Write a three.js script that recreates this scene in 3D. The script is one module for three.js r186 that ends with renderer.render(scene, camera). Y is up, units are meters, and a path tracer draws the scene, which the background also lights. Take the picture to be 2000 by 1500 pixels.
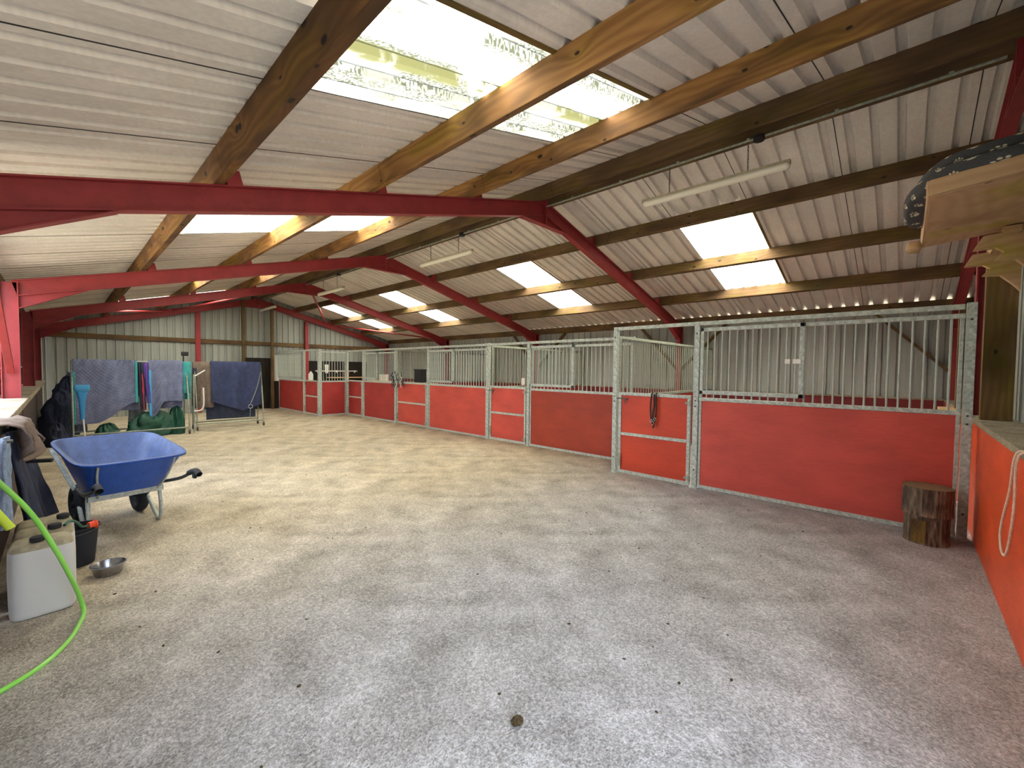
import * as THREE from 'three';
import { mergeGeometries } from 'three/addons/utils/BufferGeometryUtils.js';
import { RoundedBoxGeometry } from 'three/addons/geometries/RoundedBoxGeometry.js';

// ---------------------------------------------------------------- camera, sky, exposure
const scene = new THREE.Scene();
const renderer = new THREE.WebGLRenderer({ antialias: true });
renderer.toneMapping = THREE.LinearToneMapping;
renderer.toneMappingExposure = 1.25;
renderer.shadowMap.enabled = true;
const camera = new THREE.PerspectiveCamera(2 * Math.atan(750 / 822.6) * 180 / Math.PI, 2000 / 1500, 0.05, 300);
{
  const yaw = 0.81994, pitch = -0.03479, roll = 0.01039;
  const f = new THREE.Vector3(Math.sin(yaw) * Math.cos(pitch), Math.sin(pitch), -Math.cos(yaw) * Math.cos(pitch));
  const r = new THREE.Vector3(Math.cos(yaw), 0, Math.sin(yaw)), u = new THREE.Vector3().crossVectors(r, f);
  const r2 = r.clone().multiplyScalar(Math.cos(roll)).addScaledVector(u, Math.sin(roll));
  const u2 = r.clone().multiplyScalar(-Math.sin(roll)).addScaledVector(u, Math.cos(roll));
  camera.position.set(0, 1.6, 0);
  camera.quaternion.setFromRotationMatrix(new THREE.Matrix4().makeBasis(r2, u2, f.clone().negate()));
}
scene.add(camera);
// bright overcast sky, brighter towards the zenith
const SKY = 9;
{
  const w = 64, h = 32, d = new Float32Array(w * h * 4);
  for (let j = 0; j < h; j++) for (let i = 0; i < w; i++) {
    const el = ((j + 0.5) / h - 0.5) * Math.PI, s = Math.max(0, Math.sin(el));
    const L = (1 + 1.2 * s) / 2.2, k = (j * w + i) * 4;
    d[k] = 0.9 * L; d[k + 1] = 0.98 * L; d[k + 2] = 1.12 * L; d[k + 3] = 1;
    if (el < 0) { d[k] = d[k + 1] = d[k + 2] = 0.2; }
  }
  const t = new THREE.DataTexture(d, w, h, THREE.RGBAFormat, THREE.FloatType);
  t.mapping = THREE.EquirectangularReflectionMapping; t.magFilter = THREE.LinearFilter; t.needsUpdate = true;
  scene.background = t; scene.backgroundIntensity = SKY;
}
// hazy sun from beyond the far right corner: it strikes the roof and never enters the openings
{
  const sun = new THREE.DirectionalLight(0xfff8ec, 45);
  sun.position.set(5 + 22, 40, -8 - 20); sun.target.position.set(5, 0, -8); sun.castShadow = true; sun.shadow.radius = 8;
  sun.shadow.mapSize.set(4096, 4096); const c = sun.shadow.camera; c.left = -20; c.right = 20; c.top = 20; c.bottom = -20; c.near = 1; c.far = 110;
  scene.add(sun, sun.target);
}

// ---------------------------------------------------------------- helpers
let seed = 7;
const rnd = () => { seed = (seed * 1664525 + 1013904223) >>> 0; return seed / 4294967296; };
const rr = (a, b) => a + (b - a) * rnd();
const V = (x, y, z) => new THREE.Vector3(x, y, z);
const clamp = (x, a = 0, b = 1) => Math.min(b, Math.max(a, x));
const smooth = (a, b, x) => { const t = clamp((x - a) / (b - a)); return t * t * (3 - 2 * t); };
const hash = (x, y, s) => { let h = Math.imul(x, 374761393) + Math.imul(y, 668265263) + Math.imul(s, 2246822519); h = Math.imul(h ^ (h >>> 13), 1274126177); return ((h ^ (h >>> 16)) >>> 0) / 4294967296; };
// value noise that repeats every px, py cells
function vnoise(x, y, s = 0, px = 1 << 20, py = px) {
  const xi = Math.floor(x), yi = Math.floor(y), fx = x - xi, fy = y - yi, u = fx * fx * (3 - 2 * fx), v = fy * fy * (3 - 2 * fy);
  const m = (a, p) => ((a % p) + p) % p, x0 = m(xi, px), x1 = m(xi + 1, px), y0 = m(yi, py), y1 = m(yi + 1, py);
  return (hash(x0, y0, s) * (1 - u) + hash(x1, y0, s) * u) * (1 - v) + (hash(x0, y1, s) * (1 - u) + hash(x1, y1, s) * u) * v;
}
function fbm(x, y, oct, s = 0, px = 1 << 20, py = px) { let a = 0.5, t = 0, n = 0; for (let i = 0; i < oct; i++) { t += a * vnoise(x, y, s + i, px, py); n += a; a *= 0.5; x *= 2; y *= 2; px *= 2; py *= 2; } return t / n; }
function tex(w, h, fn, srgb = true) {        // fn(u, v) gives [r, g, b] in 0..1 (u, v in 0..1)
  const d = new Uint8Array(w * h * 4);
  for (let j = 0; j < h; j++) for (let i = 0; i < w; i++) {
    const c = fn(i / w, j / h), k = (j * w + i) * 4;
    d[k] = clamp(c[0]) * 255; d[k + 1] = clamp(c[1]) * 255; d[k + 2] = clamp(c[2]) * 255; d[k + 3] = 255;
  }
  const t = new THREE.DataTexture(d, w, h, THREE.RGBAFormat);
  t.wrapS = t.wrapT = THREE.RepeatWrapping; t.magFilter = THREE.LinearFilter; t.minFilter = THREE.LinearMipmapLinearFilter; t.generateMipmaps = true;
  if (srgb) t.colorSpace = THREE.SRGBColorSpace; t.needsUpdate = true; return t;
}
const rep = (t, x, y = x) => { const c = t.clone(); c.repeat.set(1 / x, 1 / y); c.needsUpdate = true; return c; };
const mix3 = (a, b, t) => [a[0] + (b[0] - a[0]) * t, a[1] + (b[1] - a[1]) * t, a[2] + (b[2] - a[2]) * t];
const rgb = (r, g, b) => [r / 255, g / 255, b / 255];
const std = (o) => new THREE.MeshStandardMaterial({ roughness: 0.7, ...o });

// ---------------------------------------------------------------- textures and materials
const concreteT = tex(1024, 1024, (u, v) => {
  const a = fbm(u * 8, v * 8, 5, 11, 8), f = fbm(u * 150, v * 150, 2, 21, 150), g = vnoise(u * 330, v * 330, 31, 330);
  let c = mix3(rgb(172, 166, 156), rgb(222, 217, 208), clamp(a * 1.5 - 0.2));
  const k = (f - 0.5) * 0.5 + (g - 0.5) * 0.42; c = c.map((x) => x + k * 0.55);
  const p = vnoise(u * 90, v * 90, 77, 90); if (p > 0.93) c = c.map((x) => x * 0.86);
  return c;
});
const concreteB = tex(1024, 1024, (u, v) => { const g = 0.5 * fbm(u * 150, v * 150, 2, 21, 150) + 0.5 * vnoise(u * 330, v * 330, 31, 330); return [g, g, g]; }, false);
function woodTex(s, dark, mid, light, knots) {
  const kn = []; for (let i = 0; i < knots; i++) kn.push([hash(i, 3, s), hash(i, 9, s), 0.008 + 0.012 * hash(i, 5, s)]);
  return tex(1024, 256, (u, v) => {        // grain along u: a tile of 3 x 0.5 m
    let w = 0, kd = 0;
    for (const [ku, kv, kr] of kn) { let dx = Math.abs(u - ku); dx = Math.min(dx, 1 - dx) * 3; let dy = Math.abs(v - kv); dy = Math.min(dy, 1 - dy) * 0.5; const d = Math.hypot(dx * 0.5, dy); w += Math.exp(-d * 26) * 0.5; kd = Math.max(kd, 1 - smooth(kr * 0.6, kr * 1.25, d)); }
    const warp = fbm(u * 6, v * 4, 3, s, 6, 4) * 1.6 + w * 3;
    const ring = 0.5 + 0.5 * Math.sin((v * 9 + warp) * 6.283), fine = vnoise(u * 40, v * 200, s + 5, 40, 200), big = fbm(u * 5, v * 2, 3, s + 9, 5, 2);
    let c = mix3(mid, light, clamp(ring * 0.55 + fine * 0.3)); c = mix3(c, dark, clamp((big - 0.42) * 3) * 0.85); c = mix3(c, [c[0] * 0.9, c[1] * 0.98, c[2] * 0.6], clamp((fbm(u * 7, v * 3, 3, s + 31, 7, 3) - 0.5) * 3));
    c = mix3(c, dark.map((x) => x * 0.55), kd);
    return c;
  });
}
const woodT = woodTex(3, rgb(84, 60, 40), rgb(150, 112, 68), rgb(194, 156, 104), 16);
const woodT2 = woodTex(57, rgb(88, 70, 52), rgb(122, 98, 72), rgb(150, 122, 92), 10);
const plyT = woodTex(91, rgb(176, 142, 108), rgb(198, 164, 128), rgb(216, 184, 148), 3);
const galvT = tex(256, 256, (u, v) => { const a = fbm(u * 16, v * 16, 3, 5, 16), b = vnoise(u * 60, v * 60, 8, 60); const k = 0.62 + 0.3 * a + 0.12 * b; return [k * 0.93, k * 0.97, k * 0.96]; });
const boardT = tex(512, 512, (u, v) => {
  const s = fbm(u * 5, v * 14, 4, 41, 5, 14), f = vnoise(u * 30, v * 200, 43, 30, 200), m = fbm(u * 3, v * 3, 4, 47, 3);
  let c = mix3(rgb(214, 208, 206), rgb(255, 250, 246), clamp(0.25 + m * 0.8)); c = c.map((x) => x * (0.9 + 0.12 * s + 0.05 * f));
  if (vnoise(u * 70, v * 70, 49, 70) > 0.965) c = mix3(c, [1, 1, 1], 0.7);
  return c;
});
const sheetT = tex(512, 512, (u, v) => { const a = fbm(u * 4, v * 4, 5, 61, 4), b = fbm(u * 40, v * 6, 3, 66, 40, 6), g = vnoise(u * 120, v * 120, 69, 120); const k = 0.84 + 0.14 * a - 0.1 * Math.max(0, b - 0.55) + 0.05 * (g - 0.5); return [k, k * 0.985, k * 0.965]; });
const wallT = tex(512, 512, (u, v) => { const a = fbm(u * 5, v * 3, 4, 71, 5, 3), b = fbm(u * 50, v * 4, 3, 76, 50, 4); const k = 0.78 + 0.2 * a - 0.22 * Math.max(0, b - 0.5); return [k, k * 0.995, k * 0.965]; });
const rooflightTex = (moss) => tex(1024, 1024, (u, v) => {   // rooflight grime: lichen specks and green algae, a tile of 1.04 (u) x 2.9 (v) m
  const patch = smooth(0.3, 0.46, fbm(u * 3, v * 4, 3, 83, 3, 4)) * smooth(0.04, 0.3, u) * moss, sp = smooth(0.5, 0.58, fbm(u * 150, v * 240, 2, 85, 150, 240)) * smooth(0.36, 0.56, fbm(u * 5, v * 7, 3, 93, 5, 7)), gr = smooth(0.4, 0.6, fbm(u * 12, v * 20, 4, 89, 12, 20));
  const edge = smooth(0.78, 0.84, u) * (1 - smooth(0.93, 0.97, u)) * moss;
  let c = [1, 0.99, 0.92]; c = mix3(c, [0.32, 0.32, 0.29], clamp(patch * (0.9 + 0.1 * gr))); c = mix3(c, [0.185, 0.195, 0.155], clamp(sp * patch)); c = mix3(c, [0.24, 0.24, 0.15], clamp(edge * (0.3 + gr)));
  const line = Math.abs(((u * 5 + 0.5) % 1) - 0.5) > 0.485 ? 0.72 : 1;
  return c.map((x) => x * line);
});
const mossT = rooflightTex(1), clearT = rooflightTex(0.12);
const redT = tex(256, 256, (u, v) => { const a = fbm(u * 8, v * 8, 4, 101, 8), b = vnoise(u * 90, v * 90, 104, 90); const k = 0.84 + 0.2 * a + 0.06 * b; return [k, k, k]; });
const barkT = tex(256, 256, (u, v) => { const r = fbm(u * 24, v * 5, 4, 111, 24, 5), m = fbm(u * 6, v * 6, 4, 117, 6); let c = mix3(rgb(66, 54, 46), rgb(150, 130, 108), clamp(r * 1.5 - 0.3)); return mix3(c, rgb(118, 112, 92), clamp((m - 0.5) * 2)); });
const barkB = tex(256, 256, (u, v) => { const r = fbm(u * 24, v * 5, 4, 111, 24, 5); return [r, r, r]; }, false);
const endT = tex(256, 256, (u, v) => { const d = Math.hypot(u - 0.5, v - 0.5), a = Math.atan2(v - 0.5, u - 0.5); const r = 0.5 + 0.5 * Math.sin(d * 150 + 3 * fbm(u * 6, v * 6, 3, 121)); let c = mix3(rgb(112, 92, 68), rgb(158, 134, 100), r); if (Math.abs(Math.sin(a * 3.5 + 0.6)) < 0.05 && d > 0.1) c = c.map((x) => x * 0.55); return c; });
const quiltB = tex(256, 256, (u, v) => { const k = Math.min(Math.abs(Math.sin((u + v) * 8 * Math.PI)), Math.abs(Math.sin((u - v) * 8 * Math.PI))); const g = Math.pow(k, 0.5); return [g, g, g]; }, false);
const clothT = tex(256, 256, (u, v) => { const a = fbm(u * 10, v * 10, 5, 131, 10), b = vnoise(u * 128, v * 128, 134, 128); const k = 0.72 + 0.3 * a + 0.12 * (b - 0.5); return [k, k, k]; });
const muckT = tex(256, 256, (u, v) => { const a = fbm(u * 9, v * 9, 5, 141, 9); return mix3(rgb(66, 58, 44), rgb(150, 132, 92), a); });

const M = {
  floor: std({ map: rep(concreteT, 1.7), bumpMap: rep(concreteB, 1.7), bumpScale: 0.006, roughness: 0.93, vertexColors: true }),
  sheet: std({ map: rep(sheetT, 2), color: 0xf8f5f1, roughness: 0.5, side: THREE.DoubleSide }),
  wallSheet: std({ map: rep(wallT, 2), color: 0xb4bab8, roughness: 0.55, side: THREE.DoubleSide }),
  darkWall: std({ map: rep(woodT2, 3, 0.5), color: 0x45464c, roughness: 0.9 }),
  edgeStrip: std({ map: rep(woodT2, 3, 0.5), color: 0xe6dc8c, roughness: 0.8 }),
  lapShadowDirt: std({ color: 0x2c2a28, roughness: 0.9 }),
  ...Object.fromEntries([['mossyLight', mossT], ['clearLight', clearT]].map(([k, t]) => [k, new THREE.MeshPhysicalMaterial({ map: rep(t, 1.04, 2.9), color: 0xffffff, roughness: 1, transmission: 0.9, thickness: 0, ior: 1.3, side: THREE.DoubleSide })])),
  red: std({ map: rep(redT, 0.8), color: 0x9a3034, roughness: 0.55 }),
  honey: std({ map: rep(woodT, 3, 0.5), color: 0xecdcbe, roughness: 0.8 }),
  honeyDark: std({ map: rep(woodT, 3, 0.5), color: 0xc4b196, roughness: 0.85 }),
  brown: std({ map: rep(woodT2, 3, 0.5), color: 0xdcd2c0, roughness: 0.85 }),
  greyWood: std({ map: rep(woodT2, 3, 0.5), color: 0xe2d8c2, roughness: 0.85 }),
  postWood: std({ map: rep(woodT2, 3, 0.5), color: 0xfff6e6, roughness: 0.95 }),
  paleWood: std({ map: rep(plyT, 2, 0.5), color: 0xf4ece0, roughness: 0.8 }),
  ply: std({ map: rep(plyT, 1.4, 0.9), color: 0xf8eee2, roughness: 0.7 }),
  galv: std({ map: rep(galvT, 0.4), color: 0xf0efe8, roughness: 0.5, metalness: 0.12 }),
  galvDull: std({ map: rep(galvT, 0.4), color: 0xc8c8b8, roughness: 0.6, metalness: 0.12 }),
  board: std({ map: rep(boardT, 1.6), color: 0xd8564a, roughness: 0.55 }),
  boardOrange: std({ map: rep(boardT, 1.6), color: 0xd84828, roughness: 0.5 }),
  boardBrown: std({ map: rep(boardT, 1.1), color: 0xb2422a, roughness: 0.6 }),
  boardDark: std({ map: rep(boardT, 1.3), color: 0xb43a38, roughness: 0.6 }),
  kick: std({ map: rep(boardT, 1.3), color: 0x7c2226, roughness: 0.7 }),
  redWall: std({ map: rep(boardT, 1.2), color: 0xec5a2c, roughness: 0.45, bumpMap: rep(concreteB, 2), bumpScale: 0.003 }),
  cap: std({ map: rep(concreteT, 1.5), color: 0xbdb4a2, roughness: 0.95, bumpMap: rep(concreteB, 1.5), bumpScale: 0.004 }),
  block: std({ map: rep(concreteT, 1.5), color: 0xa29c90, roughness: 0.95 }),
  shadedBlock: std({ map: rep(concreteT, 1.5), color: 0x4e4142, roughness: 0.95 }),  // base colour set dark to carry the shadow along the low left wall
  chrome: std({ color: 0xc8c8c8, roughness: 0.18, metalness: 1 }),
  bowlSteel: std({ color: 0xa2a2a6, roughness: 0.27, metalness: 1 }),
  steelDark: std({ color: 0x55554f, roughness: 0.5, metalness: 0.5 }),
  black: std({ color: 0x1d1e21, roughness: 0.75 }),
  rubber: std({ color: 0x1b1f26, roughness: 0.85 }),
  tub: std({ map: rep(redT, 0.5), color: 0x2f62c8, roughness: 0.42 }),
  tubIn: std({ map: rep(clothT, 0.6), color: 0x42598a, roughness: 0.6 }),
  lamp: new THREE.MeshPhysicalMaterial({ color: 0xf2eede, roughness: 0.35, clearcoat: 0.3 }),
  lampBody: std({ map: rep(wallT, 0.5), color: 0xcfc8ae, roughness: 0.6 }),
  bark: std({ map: rep(barkT, 0.5), bumpMap: rep(barkB, 0.5), bumpScale: 0.02, roughness: 0.95 }),
  barkPale: std({ map: rep(woodT, 1, 0.3), color: 0xb8aca0, roughness: 0.9 }),
  logEnd: std({ map: endT, roughness: 0.9 }),
  can: new THREE.MeshPhysicalMaterial({ map: rep(redT, 0.9), color: 0xe4e4e0, roughness: 0.45, transmission: 0.15, thickness: 0 }),
  canDirty: std({ map: rep(clothT, 0.3), color: 0xbfb596, roughness: 0.7 }),
  hose: new THREE.MeshPhysicalMaterial({ color: 0x8ee05a, roughness: 0.35, clearcoat: 0.4 }),
  hoseEnd: std({ color: 0xc8e03a, roughness: 0.5 }),
  hoseDark: std({ color: 0x1f5a4c, roughness: 0.5 }),
  orange: std({ color: 0xf2512a, roughness: 0.45 }),
  rope: std({ map: rep(clothT, 0.05), color: 0xffdcc0, roughness: 0.9 }),
  leather: std({ map: rep(clothT, 0.2), color: 0x40322a, roughness: 0.6 }),
  muck: std({ map: rep(muckT, 0.12), color: 0xa8a290, bumpMap: muckT, bumpScale: 0.01, roughness: 1 }),
  quilt: std({ map: rep(clothT, 0.8), color: 0x848cae, roughness: 0.95, bumpMap: rep(quiltB, 0.5), bumpScale: 0.006, side: THREE.DoubleSide }),
  teal: std({ map: rep(clothT, 0.4), color: 0x48b4b4, roughness: 0.9, side: THREE.DoubleSide }),
  skyblue: std({ color: 0x4aa0d8, roughness: 0.8, side: THREE.DoubleSide }),
  navy: std({ map: rep(clothT, 0.7), color: 0x3a446c, roughness: 0.85, side: THREE.DoubleSide }),
  navyDark: std({ map: rep(clothT, 0.7), color: 0x343b52, roughness: 0.9, side: THREE.DoubleSide }),
  taupe: std({ map: rep(clothT, 0.6), color: 0x857468, roughness: 0.95, side: THREE.DoubleSide }),
  greenTarp: std({ map: rep(clothT, 0.8), color: 0x185640, roughness: 0.55, side: THREE.DoubleSide }),
  greyCloth: std({ map: rep(clothT, 0.8), color: 0x9aa39c, roughness: 0.9, side: THREE.DoubleSide }),
  paleBlue: std({ map: rep(clothT, 0.5), color: 0x9fb4d0, roughness: 0.9, side: THREE.DoubleSide }),
  purple: std({ color: 0x6a4aa0, roughness: 0.9, side: THREE.DoubleSide }),
  crimson: std({ color: 0xc23a52, roughness: 0.8 }),
  plasticBlue: std({ color: 0x2f8fd0, roughness: 0.5 }),
  white: std({ color: 0xe8e6e0, roughness: 0.5 }),
  ground: std({ map: rep(concreteT, 3), color: 0x9d9a8c, roughness: 1 }),
};

// ---------------------------------------------------------------- geometry helpers
function planarUV(g, long = null) {          // uv in metres from the dominant normal; with long = 'x' | 'y' | 'z' that axis runs along u
  if (g.index) g = g.toNonIndexed();
  const p = g.attributes.position, n = g.attributes.normal, uv = new Float32Array(p.count * 2);
  for (let i = 0; i < p.count; i += 3) {
    let a = [0, 0, 0]; for (let k = 0; k < 3; k++) { a[0] += n.getX(i + k); a[1] += n.getY(i + k); a[2] += n.getZ(i + k); }
    a = a.map(Math.abs); const ax = a[0] >= a[1] && a[0] >= a[2] ? 0 : a[1] >= a[2] ? 1 : 2;
    let U = ax === 0 ? 'z' : 'x', W = ax === 1 ? 'z' : 'y';
    if (long && W === long) [U, W] = [W, U];
    for (let k = 0; k < 3; k++) { const q = { x: p.getX(i + k), y: p.getY(i + k), z: p.getZ(i + k) }; uv[(i + k) * 2] = q[U] + ax * 0.37; uv[(i + k) * 2 + 1] = q[W] + ax * 0.21; }
  }
  g.setAttribute('uv', new THREE.BufferAttribute(uv, 2));
  return g;
}
class B {                                     // collects shapes, builds ONE named mesh
  constructor(long = null) { this.g = []; this.long = long; }
  add(g, m) { g = g.index ? g.toNonIndexed() : g.clone(); if (m) g.applyMatrix4(m); for (const k of Object.keys(g.attributes)) if (!['position', 'normal', 'uv'].includes(k)) g.deleteAttribute(k); if (!g.attributes.uv) g.setAttribute('uv', new THREE.BufferAttribute(new Float32Array(g.attributes.position.count * 2), 2)); this.g.push(g); return this; }
  box(w, h, d, x = 0, y = 0, z = 0, r = 0.004, e = null) {
    const mn = Math.min(w, h, d); const g = r > 0 && mn > r * 2.2 ? new RoundedBoxGeometry(w, h, d, 1, r) : new THREE.BoxGeometry(w, h, d);
    const m = new THREE.Matrix4(); if (e) m.makeRotationFromEuler(new THREE.Euler(...e)); m.setPosition(x, y, z); return this.add(g, m);
  }
  span(x0, x1, y0, y1, z0, z1, r = 0.004) { return this.box(Math.abs(x1 - x0), Math.abs(y1 - y0), Math.abs(z1 - z0), (x0 + x1) / 2, (y0 + y1) / 2, (z0 + z1) / 2, r); }
  rod(a, b, r, r2 = r, n = 8) {
    const d = V(...b).sub(V(...a)), L = d.length(), g = new THREE.CylinderGeometry(r2, r, L, n);
    const m = new THREE.Matrix4().makeRotationFromQuaternion(new THREE.Quaternion().setFromUnitVectors(V(0, 1, 0), d.normalize())); m.setPosition((a[0] + b[0]) / 2, (a[1] + b[1]) / 2, (a[2] + b[2]) / 2);
    return this.add(g, m);
  }
  bar(a, b, w, h, up = [0, 1, 0]) {           // a box-section bar from a to b
    const A = V(...a), d = V(...b).sub(A), L = d.length(); d.normalize();
    const x = V(...up).cross(d).normalize(), y = d.clone().cross(x), m = new THREE.Matrix4().makeBasis(x, y, d); m.setPosition((a[0] + b[0]) / 2, (a[1] + b[1]) / 2, (a[2] + b[2]) / 2);
    return this.add(Math.min(w, h) > 0.012 ? new RoundedBoxGeometry(w, h, L, 1, 0.003) : new THREE.BoxGeometry(w, h, L), m);
  }
  tube(pts, r, n = 8, seg = null, closed = false) { return this.add(new THREE.TubeGeometry(new THREE.CatmullRomCurve3(pts.map((p) => V(...p)), closed, 'centripetal'), seg || pts.length * 8, r, n, closed)); }
  lathe(pts, x, y, z, n = 28) { const g = new THREE.LatheGeometry(pts.map((p) => new THREE.Vector2(...p)), n); return this.add(g, new THREE.Matrix4().setPosition(x, y, z)); }
  geo(planar = true) { let g = mergeGeometries(this.g); return planar ? planarUV(g, this.long) : g; }
  build(name, mat, parent, planar = true) { return mesh(name, this.geo(planar), mat, parent); }
}
const bb = (long) => new B(long);
const used = {};
const numbered = (name) => { const n = used[name] = (used[name] ?? -1) + 1; return n ? name + '_' + String(n).padStart(3, '0') : name; };
function mesh(name, g, mat, parent) {
  const m = new THREE.Mesh(g, mat); m.castShadow = m.receiveShadow = true;
  m.name = parent && parent !== scene ? name : numbered(name); (parent || scene).add(m); return m;
}
function thing(name, label, category, pos = [0, 0, 0], turn = 0, group = null) {
  const o = new THREE.Group(); o.name = numbered(name); o.position.set(...pos); o.rotation.y = turn; o.userData = { label, category };
  if (group) o.userData.group = group; scene.add(o); return o;
}
function tag(o, label, category, group = null) { o.userData = { label, category, ...(group ? { group } : {}) }; return o; }
function part(name, parent, pos = [0, 0, 0]) { const o = new THREE.Group(); o.name = name; o.position.set(...pos); parent.add(o); return o; }
function struct(name, label) { const o = new THREE.Group(); o.name = name; o.userData = { kind: 'structure', label }; scene.add(o); return o; }
// a closed sheet of cloth or moulding, th thick, over P(u, v) -> [x, y, z]
function shell(P, nu, nv, th, uvS = [1, 1]) {
  const N = (nu + 1) * (nv + 1), pos = [], uv = [], idx = [], pt = [];
  for (let j = 0; j <= nv; j++) for (let i = 0; i <= nu; i++) pt.push(V(...P(i / nu, j / nv)));
  const at = (i, j) => pt[clamp(j, 0, nv) * (nu + 1) + clamp(i, 0, nu)], nrm = [];
  for (let j = 0; j <= nv; j++) for (let i = 0; i <= nu; i++) nrm.push(at(i + 1, j).clone().sub(at(i - 1, j)).cross(at(i, j + 1).clone().sub(at(i, j - 1))).normalize());
  for (const s of [0, 1]) for (let k = 0; k < N; k++) { const q = pt[k].clone().addScaledVector(nrm[k], s ? -th : 0); pos.push(q.x, q.y, q.z); uv.push((k % (nu + 1)) / nu * uvS[0], Math.floor(k / (nu + 1)) / nv * uvS[1]); }
  for (let j = 0; j < nv; j++) for (let i = 0; i < nu; i++) { const a = j * (nu + 1) + i, b = a + 1, c = a + nu + 1, d = c + 1; idx.push(a, b, d, a, d, c, a + N, d + N, b + N, a + N, c + N, d + N); }
  const rim = []; for (let i = 0; i < nu; i++) rim.push(i); for (let j = 0; j < nv; j++) rim.push(j * (nu + 1) + nu); for (let i = nu; i > 0; i--) rim.push(nv * (nu + 1) + i); for (let j = nv; j > 0; j--) rim.push(j * (nu + 1));
  for (let k = 0; k < rim.length; k++) { const a = rim[k], b = rim[(k + 1) % rim.length]; idx.push(a, a + N, b, b, a + N, b + N); }
  const g = new THREE.BufferGeometry(); g.setAttribute('position', new THREE.Float32BufferAttribute(pos, 3)); g.setAttribute('uv', new THREE.Float32BufferAttribute(uv, 2)); g.setIndex(idx); g.computeVertexNormals(); return g;
}
// rounded-rectangle ring (n points) and a loft through rings
function ring(cx, y, cz, hw, hd, r, n = 40, tilt = 0) {
  const out = [], e = 5; for (let i = 0; i < n; i++) { const t = i / n * Math.PI * 2, c = Math.cos(t), s = Math.sin(t), k = Math.pow(Math.pow(Math.abs(c), e * r) + Math.pow(Math.abs(s), e * r), -1 / (e * r)); const z = cz + s * k * hd; out.push([cx + c * k * hw, y + tilt * (z - cz), z]); } return out;
}
function loft(rings, capA = true, capB = true) {
  const n = rings[0].length, pos = [], idx = []; for (const r of rings) for (const p of r) pos.push(...p);
  for (let j = 0; j < rings.length - 1; j++) for (let i = 0; i < n; i++) { const a = j * n + i, b = j * n + (i + 1) % n, c = a + n, d = b + n; idx.push(a, c, b, b, c, d); }
  for (const [on, j] of [[capA, 0], [capB, rings.length - 1]]) if (on) { const c = rings[j].reduce((s, p) => [s[0] + p[0] / n, s[1] + p[1] / n, s[2] + p[2] / n], [0, 0, 0]), k = pos.length / 3; pos.push(...c); for (let i = 0; i < n; i++) { const a = j * n + i, b = j * n + (i + 1) % n; j ? idx.push(a, k, b) : idx.push(a, b, k); } }
  const g = new THREE.BufferGeometry(); g.setAttribute('position', new THREE.Float32BufferAttribute(pos, 3)); g.setIndex(idx); g.computeVertexNormals();
  g.setAttribute('uv', new THREE.BufferAttribute(new Float32Array(pos.length / 3 * 2), 2)); return g;
}
// profiled steel sheet: ribs every 0.208 m, d outwards; place(u, d, e) gives the point at end e = 0 or 1
const PITCH = 0.208;
function ribbed(u0, u1, place, depth = 0.032, lenUV = 1) {
  const us = [[u0, 0]], c0 = Math.ceil((u0 + 0.001 - PITCH / 2) / PITCH);
  for (let k = c0; ; k++) { const c = k * PITCH + PITCH / 2; if (c - 0.04 > u1) break; for (const [o, d] of [[-0.036, 0], [-0.023, 1], [0.023, 1], [0.036, 0]]) if (c + o > u0 + 1e-4 && c + o < u1 - 1e-4) us.push([c + o, d * depth]); }
  us.push([u1, 0]);
  const pos = [], uv = [];
  for (let i = 0; i < us.length - 1; i++) {
    const [a, da] = us[i], [b, db] = us[i + 1], A0 = place(a, da, 0), A1 = place(a, da, 1), B0 = place(b, db, 0), B1 = place(b, db, 1);
    pos.push(...A0, ...B0, ...B1, ...A0, ...B1, ...A1); uv.push(a, 0, b, 0, b, lenUV, a, 0, b, lenUV, a, lenUV);
  }
  const g = new THREE.BufferGeometry(); g.setAttribute('position', new THREE.Float32BufferAttribute(pos, 3)); g.setAttribute('uv', new THREE.Float32BufferAttribute(uv, 2)); g.computeVertexNormals(); return g;
}

// ---------------------------------------------------------------- measures of the barn
const XR = 5.05, SL = 0.262, ANG = Math.atan(SL), FR = [0.6, -4.09, -8.66, -13.23, -17.72];
const yS = (x) => 4.34 - SL * Math.abs(x - XR);      // underside of the roof sheets
const XL = -0.62, XW = 10.62, ZN = 0.86, ZF = -17.86;
const W5 = 1.04, Z0 = -1.67;                          // roof sheet width and one sheet joint

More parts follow.
